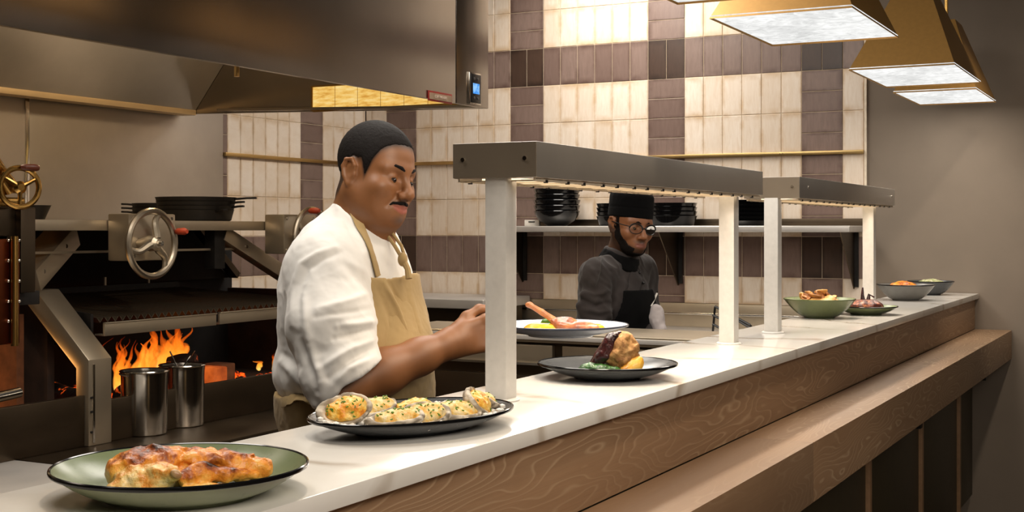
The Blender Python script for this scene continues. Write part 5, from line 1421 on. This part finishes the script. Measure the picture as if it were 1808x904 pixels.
# ---- 1. green plate with roast chicken, nearest
c1 = atD(313, 800, 1.54); c1.z = ZC
c1 = Vector((1.172, 1.046, ZC))
plate('dinner_plate', 'green black rimmed plate of chicken at the near end of the counter', 'plate', c1, .147, .034, .088, .092, (M['glaze_green'], mat_glaze('pale_green_glaze', (146, 152, 122)), M['rim_black']), rim=.006)
def cam_frame(c):
    c = Vector(c); q = c-Vector((0, 0, CAMZ)); f = Vector((q.x, q.y, 0)).normalized(); r = Vector((f.y, -f.x, 0)); return c, r, f
def local_shape(c, prims, noise_amp=.002, noise_f=60, seed=0, zmin=None):
    """prims in (right, depth, up) centimetres around c"""
    c, r, f = cam_frame(c); R = np.stack([A(r), A(f), A(UP)], 1); s = Shape()
    for p in prims:
        kind, k = p[0], p[-1]/100
        if kind == 'e': s.u(ell(A(c)+R@(A(p[1])/100), A(p[2])/100, R.T), k)
        elif kind == 'c': s.u(cap(A(c)+R@(A(p[1])/100), A(c)+R@(A(p[2])/100), p[3]/100, p[4]/100), k)
        elif kind == 's': s.sub(ell(A(c)+R@(A(p[1])/100), A(p[2])/100, R.T), k)
    if noise_amp: s.fn('D', lambda P: noise_amp*fbm(P*noise_f, 3, seed))
    if zmin is not None: s.fn('I', lambda P: zmin-P[:, 2], .001)
    return s
M['chicken'] = mat_food('roast_chicken', [(.30, lin(246, 220, 166)), (.44, lin(246, 192, 96)), (.58, lin(232, 146, 46)), (.68, lin(160, 80, 28)), (.76, lin(40, 22, 18))], .42, 34, (.80, .34), 1.0, .15)
M['chicken_pale'] = mat_food('pale_chicken_meat', [(.32, lin(248, 230, 192)), (.48, lin(244, 208, 134)), (.58, lin(226, 150, 62)), (.70, lin(122, 62, 28))], .42, 46, (.8, .14), 1.0, .15)
def food(name, lab, cat, shape, c, R, h, mat, parent=None, group=None, smooth=1):
    o = sdf_obj(name, shape, A(c)-R, A(c)+R, h, mat, parent, smooth=smooth)[0]
    if parent is None: tag(o, lab, cat, group)
    return o
zp = ZC+.0085
cc1 = c1+Vector((0, 0, .0085))
ch = thing('roast_chicken', 'browned roast chicken half with charred skin on the green plate', 'chicken', cc1)
food('breast', '', '', local_shape(cc1, [('e', (-4.4, .8, 2.0), (4.2, 3.6, 2.6), 0), ('e', (-1.4, .8, 2.3), (3.6, 3.0, 2.2), 1.5), ('e', (2.2, 1.4, 2.2), (4.2, 3.0, 2.0), 1.5),
     ('e', (5.6, 1.6, 1.8), (4.0, 2.4, 1.6), 1.5), ('e', (8.2, 1.4, 1.5), (2.6, 1.7, 1.25), 1.2), ('c', (-6.6, -.6, 1.4), (-3.0, 0, 3.4), 1.0, 1.2, 1.0), ('s', (.6, -2.4, 2.6), (1.2, 1.6, 1.0), .6), ('s', (4.2, -1.4, 2.4), (1.4, 1.0, .7), .5)], .0062, 80, 2, zp), cc1, .13, .0022, M['chicken'], ch)
food('thigh', '', '', local_shape(cc1, [('e', (-4.8, -2.0, 1.5), (2.6, 1.9, 1.7), 0), ('e', (-2.2, -2.6, 1.9), (1.9, 1.7, 1.6), .7), ('e', (-6.6, -2.6, .7), (1.6, 1.4, .9), .5), ('e', (-3.6, -3.4, .7), (1.8, 1.2, .8), .5), ('c', (-2.2, -3.4, 2.0), (-1.0, -4.4, 2.4), 1.2, .8, .6), ('e', (-.9, -4.5, 2.4), (.95, .8, .85), .4)], .0050, 95, 5, zp), cc1, .12, .0022, M['chicken_pale'], ch)
food('wing', '', '', local_shape(cc1, [('c', (.6, -3.2, 1.6), (2.0, -2.0, 1.9), 1.0, 1.2, 0), ('c', (2.0, -2.0, 1.9), (4.6, -1.6, 1.5), 1.2, .9, .6), ('c', (4.6, -1.6, 1.5), (8.4, -.6, 1.2), .9, .6, .5), ('c', (-6.9, -2.6, .6), (-5.6, -3.6, .5), .7, .6, .4), ('c', (.4, -4.2, .5), (4.6, -3.4, .5), .5, .4, .4)], .0046, 95, 9, zp), cc1, .13, .0022, M['chicken'], ch)
food('drumstick_bone', '', '', local_shape(cc1, [('c', (-1.0, -4.4, 2.4), (-.6, -5.3, 2.5), .45, .42, 0), ('e', (-.75, -5.4, 2.7), (.5, .4, .45), .3), ('e', (-.35, -5.4, 2.4), (.45, .4, .4), .3)], .0005, 100, 1, zp), cc1, .1, .0018, mat_food('bone', [(.3, lin(206, 172, 128)), (.7, lin(150, 96, 60))], .4, 60), ch)

# ---- 2. oval platter of baked oysters
c2 = Vector((1.722, 1.068, ZC)); rz2 = math.radians(-16)
plate('oval_platter', 'dark grey oval platter of baked oysters beside the first white post', 'platter', c2, .150, .027, .085, .10, (M['glaze_slate'], M['glaze_slate'], M['rim_black']), sx=1.22, sy=.82, rz=rz2, rim=.006)
oz = ZC+.0085
salt = MB(); ca, sa = math.cos(rz2), math.sin(rz2)
for k in range(760):
    a = random.uniform(0, 2*PI); q = math.sqrt(random.random()); rr = q*.134; x, y = rr*1.22*math.cos(a), rr*.82*math.sin(a); r = random.uniform(.0028, .0062)
    ss = max(0, (rr-.10)/.046); hz = .001+(.018)*ss**1.6
    salt.sphere((c2.x+x*ca-y*sa, c2.y+x*sa+y*ca, oz+hz+r*.5+random.random()*.008*(1-q*.5)), r, 3, sc=(1, 1, .8))
tag(salt.build('coarse_salt', mat_plain('white_salt', (232, 228, 220), .6), smooth=False), 'bed of coarse white salt under the oysters', 'salt', kind='stuff')
def mat_shell():
    t = NT('oyster_shell'); wv = t.n('ShaderNodeTexWave', wave_type='BANDS'); wv.inputs['Scale'].default_value = 38; wv.inputs['Distortion'].default_value = 7; wv.inputs['Detail'].default_value = 3
    t.l(t.coord((.4, .4, 1.5)), wv.inputs['Vector']); f = t.noise(t.coord(), 40, 4, .65)
    col = t.mix(t.math('MULTIPLY', wv.outputs['Fac'], .85), lin(218, 206, 186), lin(128, 114, 96))
    col = t.mix(t.ramp(f, [(.55, (0,0,0)), (.72, (1,1,1))]), col, lin(92, 80, 66))
    return t.bsdf(col, .6, 0, t.bump(wv.outputs['Fac'], .5, .003))
M['shell'] = mat_shell()
M['nacre'] = mat_plain('shell_lining', (236, 228, 214), .3, 0, .05, 30, .1)
M['cheese'] = mat_food('baked_cheese_topping', [(.34, lin(252, 226, 140)), (.50, lin(250, 192, 72)), (.63, lin(240, 150, 36)), (.76, lin(160, 78, 20))], .4, 60, None, .9, .2)
M['cream_sauce'] = mat_food('creamy_topping', [(.3, lin(244, 232, 200)), (.5, lin(240, 208, 128)), (.62, lin(232, 168, 66)), (.74, lin(120, 140, 60))], .45, 60, None, .9, .15)
M['herb'] = mat_plain('chopped_chive', (96, 138, 36), .5, 0, .35, 200, .1)
OY = [  # u, v of the centre on the platter, size, yaw, roll, pitch, cheese, label
 (610, 728, 1.0, .1, .95, .22, 'cheese', 'leftmost oyster, its shell tipped up and its cheesy filling facing the camera'),
 (660, 716, 1.0, .4, .30, .15, 'cream_sauce', 'oyster with green herbs behind and right of the leftmost oyster'),
 (690, 740, 1.05, -.1, .22, .1, 'cream_sauce', 'front oyster showing its pale grey ridged shell side'),
 (728, 714, .95, .3, .10, .1, 'cheese', 'browned orange topped oyster at the back middle of the platter'),
 (755, 734, 1.05, .5, .45, .1, 'cream_sauce', 'oyster scattered with green herbs at the front middle of the platter'),
 (806, 722, 1.1, .6, .30, -.1, 'cream_sauce', 'long pale oyster right of the middle of the platter'),
 (846, 714, 1.05, 1.1, .85, -.25, 'cheese', 'upright oyster with bright orange filling near the right end'),
 (884, 704, .85, 1.5, .5, -.2, 'cream_sauce', 'small knobbly pale oyster at the right end of the platter')]
for i, (u, v, scl, yaw, rollx, pit, ck, lab) in enumerate(OY):
    p = onZ(u, v, oz+.026)
    ex, ey = (p.x-c2.x)*ca+(p.y-c2.y)*sa, -(p.x-c2.x)*sa+(p.y-c2.y)*ca; nn_ = math.hypot(ex/.145, ey/.070)
    if nn_ > 1: ex, ey = ex/nn_, ey/nn_
    p = Vector((c2.x+ex*ca-ey*sa, c2.y+ex*sa+ey*ca, p.z)); t = thing('baked_oyster', lab, 'oyster', (p.x, p.y, oz+.0015), 0, 'oysters on the oval platter')
    c_, r_, f_ = cam_frame(p)
    cy, sy = math.cos(yaw), math.sin(yaw)
    ax = A(r_)*cy+A(f_)*sy; ay = -A(r_)*sy+A(f_)*cy; az = A((0, 0, 1.0))
    # tip the open face toward the camera by roll, along its length by pitch
    cr, sr = math.cos(rollx), math.sin(rollx); ay, az = ay*cr+az*sr, -ay*sr+az*cr
    cp_, sp_ = math.cos(pit), math.sin(pit); ax, az = ax*cp_-az*sp_*-1, az*cp_-ax*sp_
    R = np.stack([ax/np.linalg.norm(ax), ay/np.linalg.norm(ay), az/np.linalg.norm(az)]); o = A((p.x, p.y, oz+.0205+.012*math.sin(rollx)))
    S = .01*scl
    sh = Shape().u(ell(o, (4.0*S, 2.7*S, 1.55*S), R), 0).u(ell(o+R.T@A((-2.6*S, 0, -.1*S)), (2.0*S, 1.7*S, 1.1*S), R), .01)
    sh.fn('D', lambda P, o=o, R=R, i=i: .0028*fbm(P*55, 3, 70+i)+.0009*np.sin(420*((P-o)@R[2])+6*vnoise(P*60, i)))
    sh.sub(ell(o+R.T@A((0, 0, .75*S)), (3.65*S, 2.4*S, 1.35*S), R), .003).fn('I', lambda P, o=o, R=R, S=S, i=i: (P-o)@R[2]-.45*S-.004*vnoise(P*60, 30+i), .0015)
    sh.fn('I', lambda P: oz-P[:, 2]+.0005, .001)
    food('shell', '', '', sh, o, .062, .0022, M['shell'], t)
    fl = Shape().u(ell(o+R.T@A((.2*S, 0, .05*S)), (3.2*S, 2.05*S, 1.0*S), R), 0).u(ell(o+R.T@A((1.1*S, .2*S, .35*S)), (1.6*S, 1.3*S, .75*S), R), .006).u(ell(o+R.T@A((-1.2*S, -.3*S, .3*S)), (1.5*S, 1.2*S, .7*S), R), .006)
    fl.fn('D', lambda P, i=i: .0042*fbm(P*115, 3, 90+i))
    ob, FV, FF = sdf_obj('filling', fl, o-.05, o+.05, .0021, M[ck], t, smooth=1)
    hm = MB()
    up = FV[(normals(FV, FF)@R[2]) > .6]
    if len(up):
        for k in rng.integers(0, len(up), 24 if i in (0, 1, 2, 4, 5) else 6):
            q = up[k]+R[2]*.0006; d = Vector(rng.normal(size=3)); d = (d-Vector(R[2])*d.dot(Vector(R[2]))).normalized()*.0019
            hm.tube([Vector(q)-d, Vector(q)+d], .0010, 5)
        hb = hm.build('chopped_herbs', M['herb'], ob); hb['kind'] = 'stuff'

# ---- 3. slate plate with the cauliflower
c3 = Vector((2.507, 1.080, ZC))
plate('slate_plate', 'dark slate plate with the tan cauliflower, right of the first white post', 'plate', c3, .146, .030, .07, .082, (M['glaze_slate'], M['glaze_slate'], M['rim_black']), rim=.006)
zq = ZC+.0085; k3 = c3+Vector((0, 0, .0085))
M['cauli'] = mat_food('crusted_cauliflower', [(.3, lin(204, 164, 106)), (.5, lin(178, 130, 74)), (.7, lin(128, 84, 44))], .65, 60, None, 1.0, 0)
prim = [('e', (2.6, 0, 4.4), (3.7, 3.3, 4.0), 0)]
random.seed(21)
for k in range(90):
    a, b = random.uniform(0, 2*PI), random.uniform(-.4, 1.45); q = random.uniform(.45, .8)
    prim.append(('e', (2.6+3.6*math.cos(a)*math.cos(b), 3.2*math.sin(a)*math.cos(b), 4.4+3.85*math.sin(b)), (q, q, q), .45))
food('roast_cauliflower', 'large knobbly tan roast cauliflower piece on the slate plate', 'cauliflower', local_shape(k3, prim, .0022, 110, 4, zq), k3+Vector((0, 0, .04)), .085, .0022, M['cauli'])
M['beet'] = mat_food('dark_braised_onion', [(.3, lin(30, 14, 14)), (.6, lin(64, 26, 26)), (.8, lin(110, 50, 44))], .25, 60, None, .5, .6)
food('braised_onion', 'dark glossy braised onion leaning on the left of the cauliflower', 'onion', local_shape(k3, [('c', (-3.2, -1.2, 1.0), (-1.4, -1.4, 3.6), 1.3, 1.5, 0), ('c', (-1.4, -1.4, 3.6), (.4, -2.0, 7.2), 1.5, 1.15, .6), ('c', (-.4, -2.6, 4.0), (1.5, -2.2, 8.0), 1.0, .9, .5), ('e', (-4.4, -1.4, .9), (1.6, 1.3, .9), .5), ('c', (-2.6, -1.8, 1.2), (-.6, -2.0, 3.2), .7, .7, .5), ('c', (.5, -1.8, 7.9), (2.6, -1.0, 8.5), .8, .5, .4)], .0022, 90, 6, zq), k3+Vector((0, 0, .04)), .09, .002, M['beet'])
M['potato'] = mat_food('roast_potato', [(.3, lin(250, 206, 96)), (.55, lin(240, 176, 56)), (.8, lin(176, 100, 34))], .4, 40, None, .5, .3)
food('potato_wedge', 'yellow roast potato wedge on the right of the cauliflower', 'potato', local_shape(k3, [('e', (5.4, -2.2, 1.7), (1.8, 1.3, 1.8), 0), ('e', (4.2, -2.6, 1.0), (1.8, 1.2, 1.1), .8), ('e', (6.4, -1.6, 2.6), (1.2, 1.0, 1.3), .6)], .0014, 80, 8, zq), k3+Vector((0, 0, .02)), .10, .002, M['potato'])
M['greens'] = mat_food('wilted_greens', [(.3, lin(16, 50, 14)), (.55, lin(40, 96, 26)), (.8, lin(96, 150, 54))], .3, 90, None, .9, .5)
food('wilted_greens', 'dark green wilted greens at the front left of the slate plate', 'greens', local_shape(k3, [('e', (-3.6, -2.4, 1.0), (2.4, 1.6, 1.5), 0), ('e', (-1.2, -3.0, 1.0), (2.2, 1.4, 1.4), .6), ('e', (1.2, -3.4, .8), (1.8, 1.2, 1.1), .6), ('c', (-5.2, -2.4, .6), (-3.0, -3.6, 1.3), .5, .5, .4), ('c', (-2.4, -4.2, .7), (.6, -4.4, .9), .4, .4, .3), ('c', (-4.6, -3.6, .9), (-2.6, -2.6, 1.6), .4, .4, .3)], .004, 120, 11, zq), k3+Vector((0, 0, .02)), .10, .0019, M['greens'])

# ---- 4. plate in the chef's hand with the chop
c4 = atD(990, 593, 3.02); 
tl = math.radians(2.0)
hp = plate('held_plate', 'pale plate with a chop held out by the chef in white', 'plate', c4, .157, .026, .075, .095, (M['glaze_white'], mat_glaze('blue_grey_glaze', (150, 158, 172)), M['rim_blue']), rim=.005)
q4 = c4+Vector((0, 0, .0085)); z4 = c4.z+.0085
M['meat'] = mat_food('seared_meat', [(.3, lin(96, 46, 26)), (.5, lin(168, 92, 50)), (.68, lin(206, 128, 76)), (.8, lin(60, 30, 20))], .35, 36, None, .5, .5)
chp = thing('grilled_chop', 'grilled bone-in chop lying on the plate in the chef hand', 'chop', q4)
food('meat', '', '', local_shape(q4, [('e', (3.4, -.6, 1.4), (4.6, 2.8, 1.3), 0), ('e', (.6, .2, 1.9), (2.6, 2.2, 1.3), 1.2), ('e', (6.4, -1.0, 1.0), (2.6, 1.8, .9), 1.0), ('c', (-1.6, .6, 2.4), (2.0, 0, 2.0), .9, 1.4, .8)], .0022, 70, 3, z4), q4, .13, .0025, M['meat'], chp)
food('rib_bone', '', '', local_shape(q4, [('c', (-1.2, .5, 2.5), (-4.4, 1.0, 4.6), .85, .70, 0), ('c', (-4.4, 1.0, 4.6), (-7.2, 1.2, 6.2), .70, .62, .3), ('e', (-7.4, 1.2, 6.3), (.95, .7, .7), .4)], .0008, 80, 7), q4+Vector((0, 0, .03)), .12, .0022, mat_food('seared_bone', [(.3, lin(206, 140, 84)), (.6, lin(160, 92, 48)), (.8, lin(90, 48, 28))], .4, 40), chp)
food('yellow_puree', 'orange yellow puree at the left of the held plate', 'puree', local_shape(q4, [('e', (-5.2, 1.0, .6), (3.6, 2.6, 1.5), 0), ('e', (-2.2, .2, .6), (2.6, 1.8, 1.3), .8)], .001, 60, 2, z4), q4, .12, .0024, mat_food('yellow_puree', [(.3, lin(250, 186, 40)), (.7, lin(238, 160, 20))], .3, 20))
food('yellow_puree', 'small dab of yellow puree at the right of the held plate', 'puree', local_shape(q4, [('e', (8.4, .6, .7), (1.9, 1.2, 1.3), 0)], .001, 60, 5, z4), q4+Vector((RIGHT*.09)), .08, .0022, bpy.data.materials['yellow_puree'])
food('herb_leaves', 'small bunch of green leaves behind the puree on the held plate', 'herbs', local_shape(q4, [('e', (-3.0, 3.2, 1.6), (1.8, 1.2, 1.5), 0), ('c', (-4.6, 1.0, .8), (-2.6, .6, 1.8), .5, .4, .5), ('c', (-2.6, 1.2, 1.2), (-1.0, .8, 2.2), .5, .4, .5)], .003, 120, 15, z4), q4, .1, .0022, mat_food('bright_leaf', [(.3, lin(50, 110, 20)), (.7, lin(120, 176, 50))], .4, 60))

# ---- 5-8. dishes at the far end
def bowl(name, lab, c, r, h, foot, mi, mo, mr):
    return plate(name, lab, 'bowl', c, r, h, foot, foot*.9, (mi, mo, mr), 'bowls at the far end of the pass', rim=.005)
b1 = onZ(1447, 561, ZC); b1.z = ZC
bowl('green_bowl', 'green bowl heaped with tan crisps beside the third white post', b1, .124, .066, .052, M['glaze_green'], M['glaze_deep'], M['glaze_deep'])
M['crisp'] = mat_food('tan_crisps', [(.3, lin(226, 182, 116)), (.55, lin(196, 140, 74)), (.8, lin(120, 72, 36))], .5, 40)
def heap(c, n, R, z0, size, label_fn, cat, name, mats, group, upright=.4, seed=1):
    rr = random.Random(seed)
    for k in range(n):
        a = rr.uniform(0, 2*PI); q = R*math.sqrt(rr.random()); x, y = c.x+q*math.cos(a), c.y+q*math.sin(a); z = z0+(1-(q/R)**2)*size*.9+rr.uniform(0, size*.25)
        d = Vector((rr.gauss(0, 1), rr.gauss(0, 1), rr.gauss(0, 1)*upright)).normalized(); e = d.cross(Vector((rr.gauss(0, 1), rr.gauss(0, 1), rr.gauss(0, 1)))).normalized(); g2 = d.cross(e)
        m = MB(); L, W2 = size*rr.uniform(.8, 1.2), size*rr.uniform(.45, .7)
        nn = 9; vs = []; 
        for i in range(nn):
            s = i/(nn-1)*2-1
            for j in range(7):
                w = (j/6*2-1); hw = W2*math.sqrt(max(0.02, 1-s*s))
                vs.append(Vector((x, y, z))+d*s*L+e*w*hw+g2*(.28*size*(w*w+s*s*.6)+rr.uniform(-.05, .05)*size))
        m.add(vs, [(i*7+j, i*7+j+1, (i+1)*7+j+1, (i+1)*7+j) for i in range(nn-1) for j in range(6)])
        o = m.build(name, mats[k%len(mats)]); so = o.modifiers.new('thickness', 'SOLIDIFY'); so.thickness = size*.16
        tag(o, label_fn, cat, group)
heap(b1, 18, .055, ZC+.066, .024, 'curled tan crisp heaped in the green bowl by the white post', 'crisp', 'crisp', [M['crisp'], mat_food('brown_crisps', [(.3, lin(190, 128, 66)), (.7, lin(120, 70, 34))], .5, 40)], 'crisps in the green bowl', seed=3)
fill = lambda c, r, z, mat, nm, lab, cat, sd: food(nm, lab, cat, local_shape(Vector((c.x, c.y, z)), [('e', (0, 0, 0), (r*100, r*100, r*42), 0)], .006, 50, sd), Vector((c.x, c.y, z)), r+.02, .004, mat)
fill(b1, .075, ZC+.046, M['crisp'], 'tan_food', 'mound of tan food filling the green bowl under the crisps', 'food', 3)
b2 = onZ(1529, 555, ZC); b2.z = ZC
plate('green_plate', 'shallow dark green plate behind the green bowl of crisps', 'plate', b2, .114, .030, .055, .07, (M['glaze_green'], M['glaze_deep'], M['rim_black']), None, rim=.004)
fill(b2, .062, ZC+.030, mat_food('dark_red_salad', [(.3, lin(48, 16, 16)), (.5, lin(90, 36, 26)), (.62, lin(176, 104, 56)), (.8, lin(50, 18, 20))], .4, 60, None, .8), 'red_salad', 'dark red and orange food on the shallow green plate', 'food', 8)
sp = thing('beet_crisp', 'dark red upright crisp standing in the food on the shallow green plate', 'crisp', (b2.x, b2.y, ZC+.05))
zz = ZC+.05
MB().tube([Vector((b2.x, b2.y, zz-.01))+RIGHT*-.01, Vector((b2.x, b2.y, zz+.02))+RIGHT*-.013, Vector((b2.x, b2.y, zz+.048))+RIGHT*-.012], [.011, .006, .003], 8).build('stalk', M['beet'], sp)
MB().tube([Vector((b2.x, b2.y, zz-.01))+RIGHT*.006, Vector((b2.x, b2.y, zz+.022))+RIGHT*.012, Vector((b2.x, b2.y, zz+.012))+RIGHT*.03], [.010, .006, .003], 8).build('curl', M['beet'], sp)
b3 = onZ(1599, 530, ZC); b3.z = ZC
bowl('grey_bowl', 'wide grey bowl with an orange garnish near the end of the counter', b3, .124, .068, .055, M['glaze_grey'], M['glaze_grey'], M['rim_black'])
fill(b3-RIGHT*.012, .058, ZC+.060, mat_food('orange_garnish', [(.3, lin(246, 190, 50)), (.5, lin(236, 140, 30)), (.62, lin(160, 60, 24)), (.78, lin(170, 190, 70))], .35, 50, None, .8, .4), 'orange_garnish', 'orange and yellow garnish heaped in the wide grey bowl', 'food', 12)
b4 = onZ(1643, 520.5, ZC); b4.z = ZC
bowl('dark_bowl', 'dark grey bowl farthest along the counter against the grey wall', b4, .108, .064, .045, M['glaze_slate'], M['glaze_slate'], M['rim_black'])
fill(b4, .070, ZC+.046, mat_food('pale_green_salad', [(.3, lin(232, 226, 206)), (.5, lin(190, 190, 140)), (.62, lin(110, 130, 60)), (.8, lin(236, 224, 190))], .4, 70, None, .8), 'pale_salad', 'pale speckled salad in the farthest dark bowl', 'food', 14)
# ================================================================ LIGHT, WORLD, CAMERA
def area(name, loc, target, size, energy, color, sy=None, spread=None):
    li = bpy.data.lights.new(name, 'AREA'); li.energy = energy; li.color = color; li.size = size
    if sy: li.shape = 'RECTANGLE'; li.size_y = sy
    if spread: li.spread = spread
    o = bpy.data.objects.new(name, li); COL.objects.link(o); o.location = loc
    o.rotation_euler = (Vector(target)-Vector(loc)).to_track_quat('-Z', 'Y').to_euler(); return o
def spot(name, loc, target, energy, color, angle=60, blend=.6, r=.05):
    li = bpy.data.lights.new(name, 'SPOT'); li.energy = energy; li.color = color; li.spot_size = math.radians(angle); li.spot_blend = blend; li.shadow_soft_size = r
    o = bpy.data.objects.new(name, li); COL.objects.link(o); o.location = loc
    o.rotation_euler = (Vector(target)-Vector(loc)).to_track_quat('-Z', 'Y').to_euler(); return o
WARM = (1, .83, .64)
# ceiling panels over the kitchen aisle, and an added unseen fill at left
KW = (1, .93, .84)
area('kitchen_ceiling_panel', (5.62, 2.7, CEIL-.03), (5.72, 2.7, 0), .7, 56, KW, 2.0)
area('kitchen_ceiling_panel_near', (3.3, 1.95, CEIL-.03), (3.3, 1.95, 0), .9, 27, KW, .9)
area('kitchen_fill_left', (1.9, 2.1, CEIL-.03), (2.1, 2.2, 0), .9, 30, KW, .9)  # unseen panel, added to brighten ledge, worktable and pots
# guest side: downlights, plus unseen panels and spots added as fill
area('dining_fill', (.4, -1.4, CEIL-.03), (.6, -1.2, 0), 2.4, 190, (1, .89, .76), 2.4)  # unseen fill, added for steel reflections and to light everything from the front
area('dining_fill_far', (4.2, -1.8, CEIL-.03), (4.2, -1.6, 0), 1.6, 8, (1, .86, .70), 1.6)  # second unseen fill panel added on the dining side
spot('plate_fill_spot', (1.25, .75, CEIL-.04), (1.35, 1.0, 1.0), 42, WARM, 58, .8, .06)  # unseen spot, added because the near plates came out dark
spot('dining_downlight_chef', (1.3, .2, CEIL-.04), (2.4, 1.5, 1.3), 24, (1, .90, .78), 60, .8, .15)
spot('dining_downlight_mid', (2.5, .35, CEIL-.04), (2.65, .84, .9), 62, WARM, 64, .8, .06)
spot('wall_fill_spot', (5.3, .1, CEIL-.04), (6.5, .95, .9), 75, (1, .86, .70), 50, 1, .06)  # unseen spot, added to imitate the last pendant's pool on the wall
spot('grill_fill_spot', (1.35, -.7, CEIL-.04), (3.55, 3.35, 1.05), 170, (1, .86, .70), 26, .9, .08)  # unseen spot, added to brighten the grates from the front
# lamp inside the hood, with an added hood fill and left bay fill
def point(name, loc, energy, color, r=.05):
    li = bpy.data.lights.new(name, 'POINT'); li.energy = energy; li.color = color; li.shadow_soft_size = r
    o = bpy.data.objects.new(name, li); COL.objects.link(o); o.location = loc; return o
point('hood_lamp_light', (4.2, 3.35, 2.50), 20, (1, .76, .46), .08)
point('hood_fill_left', (2.7, 3.30, 2.50), 22, (1, .80, .54), .08)  # second, unseen hood light, added to brighten the cladding and rear panel
point('left_bay_fill', (2.80, 3.75, .84), 2.2, (1, .50, .16), .05)  # unseen orange light without embers, added to light the brick cheek
W = bpy.data.worlds.new('world'); bpy.context.scene.world = W; W.use_nodes = True
W.node_tree.nodes['Background'].inputs[0].default_value = (1, .85, .68, 1)
W.node_tree.nodes['Background'].inputs[1].default_value = .06
cam = bpy.data.cameras.new('camera'); co = bpy.data.objects.new('camera', cam); COL.objects.link(co)
cam.sensor_width = 36; cam.lens = FPX*36/1808; cam.shift_y = -(452-V0)/1808; cam.clip_start = .02
co.location = (0, 0, CAMZ); co.rotation_euler = (PI/2, 0, TH-PI/2)
sc = bpy.context.scene; sc.camera = co
sc.view_settings.view_transform = 'Standard'; sc.view_settings.look = 'None'
sc.view_settings.exposure = 0.1; sc.view_settings.gamma = 1; sc.view_settings.use_curve_mapping = False
sc.cycles.max_bounces = 8; sc.cycles.sample_clamp_indirect = 4.0
sc.cycles.use_denoising = True
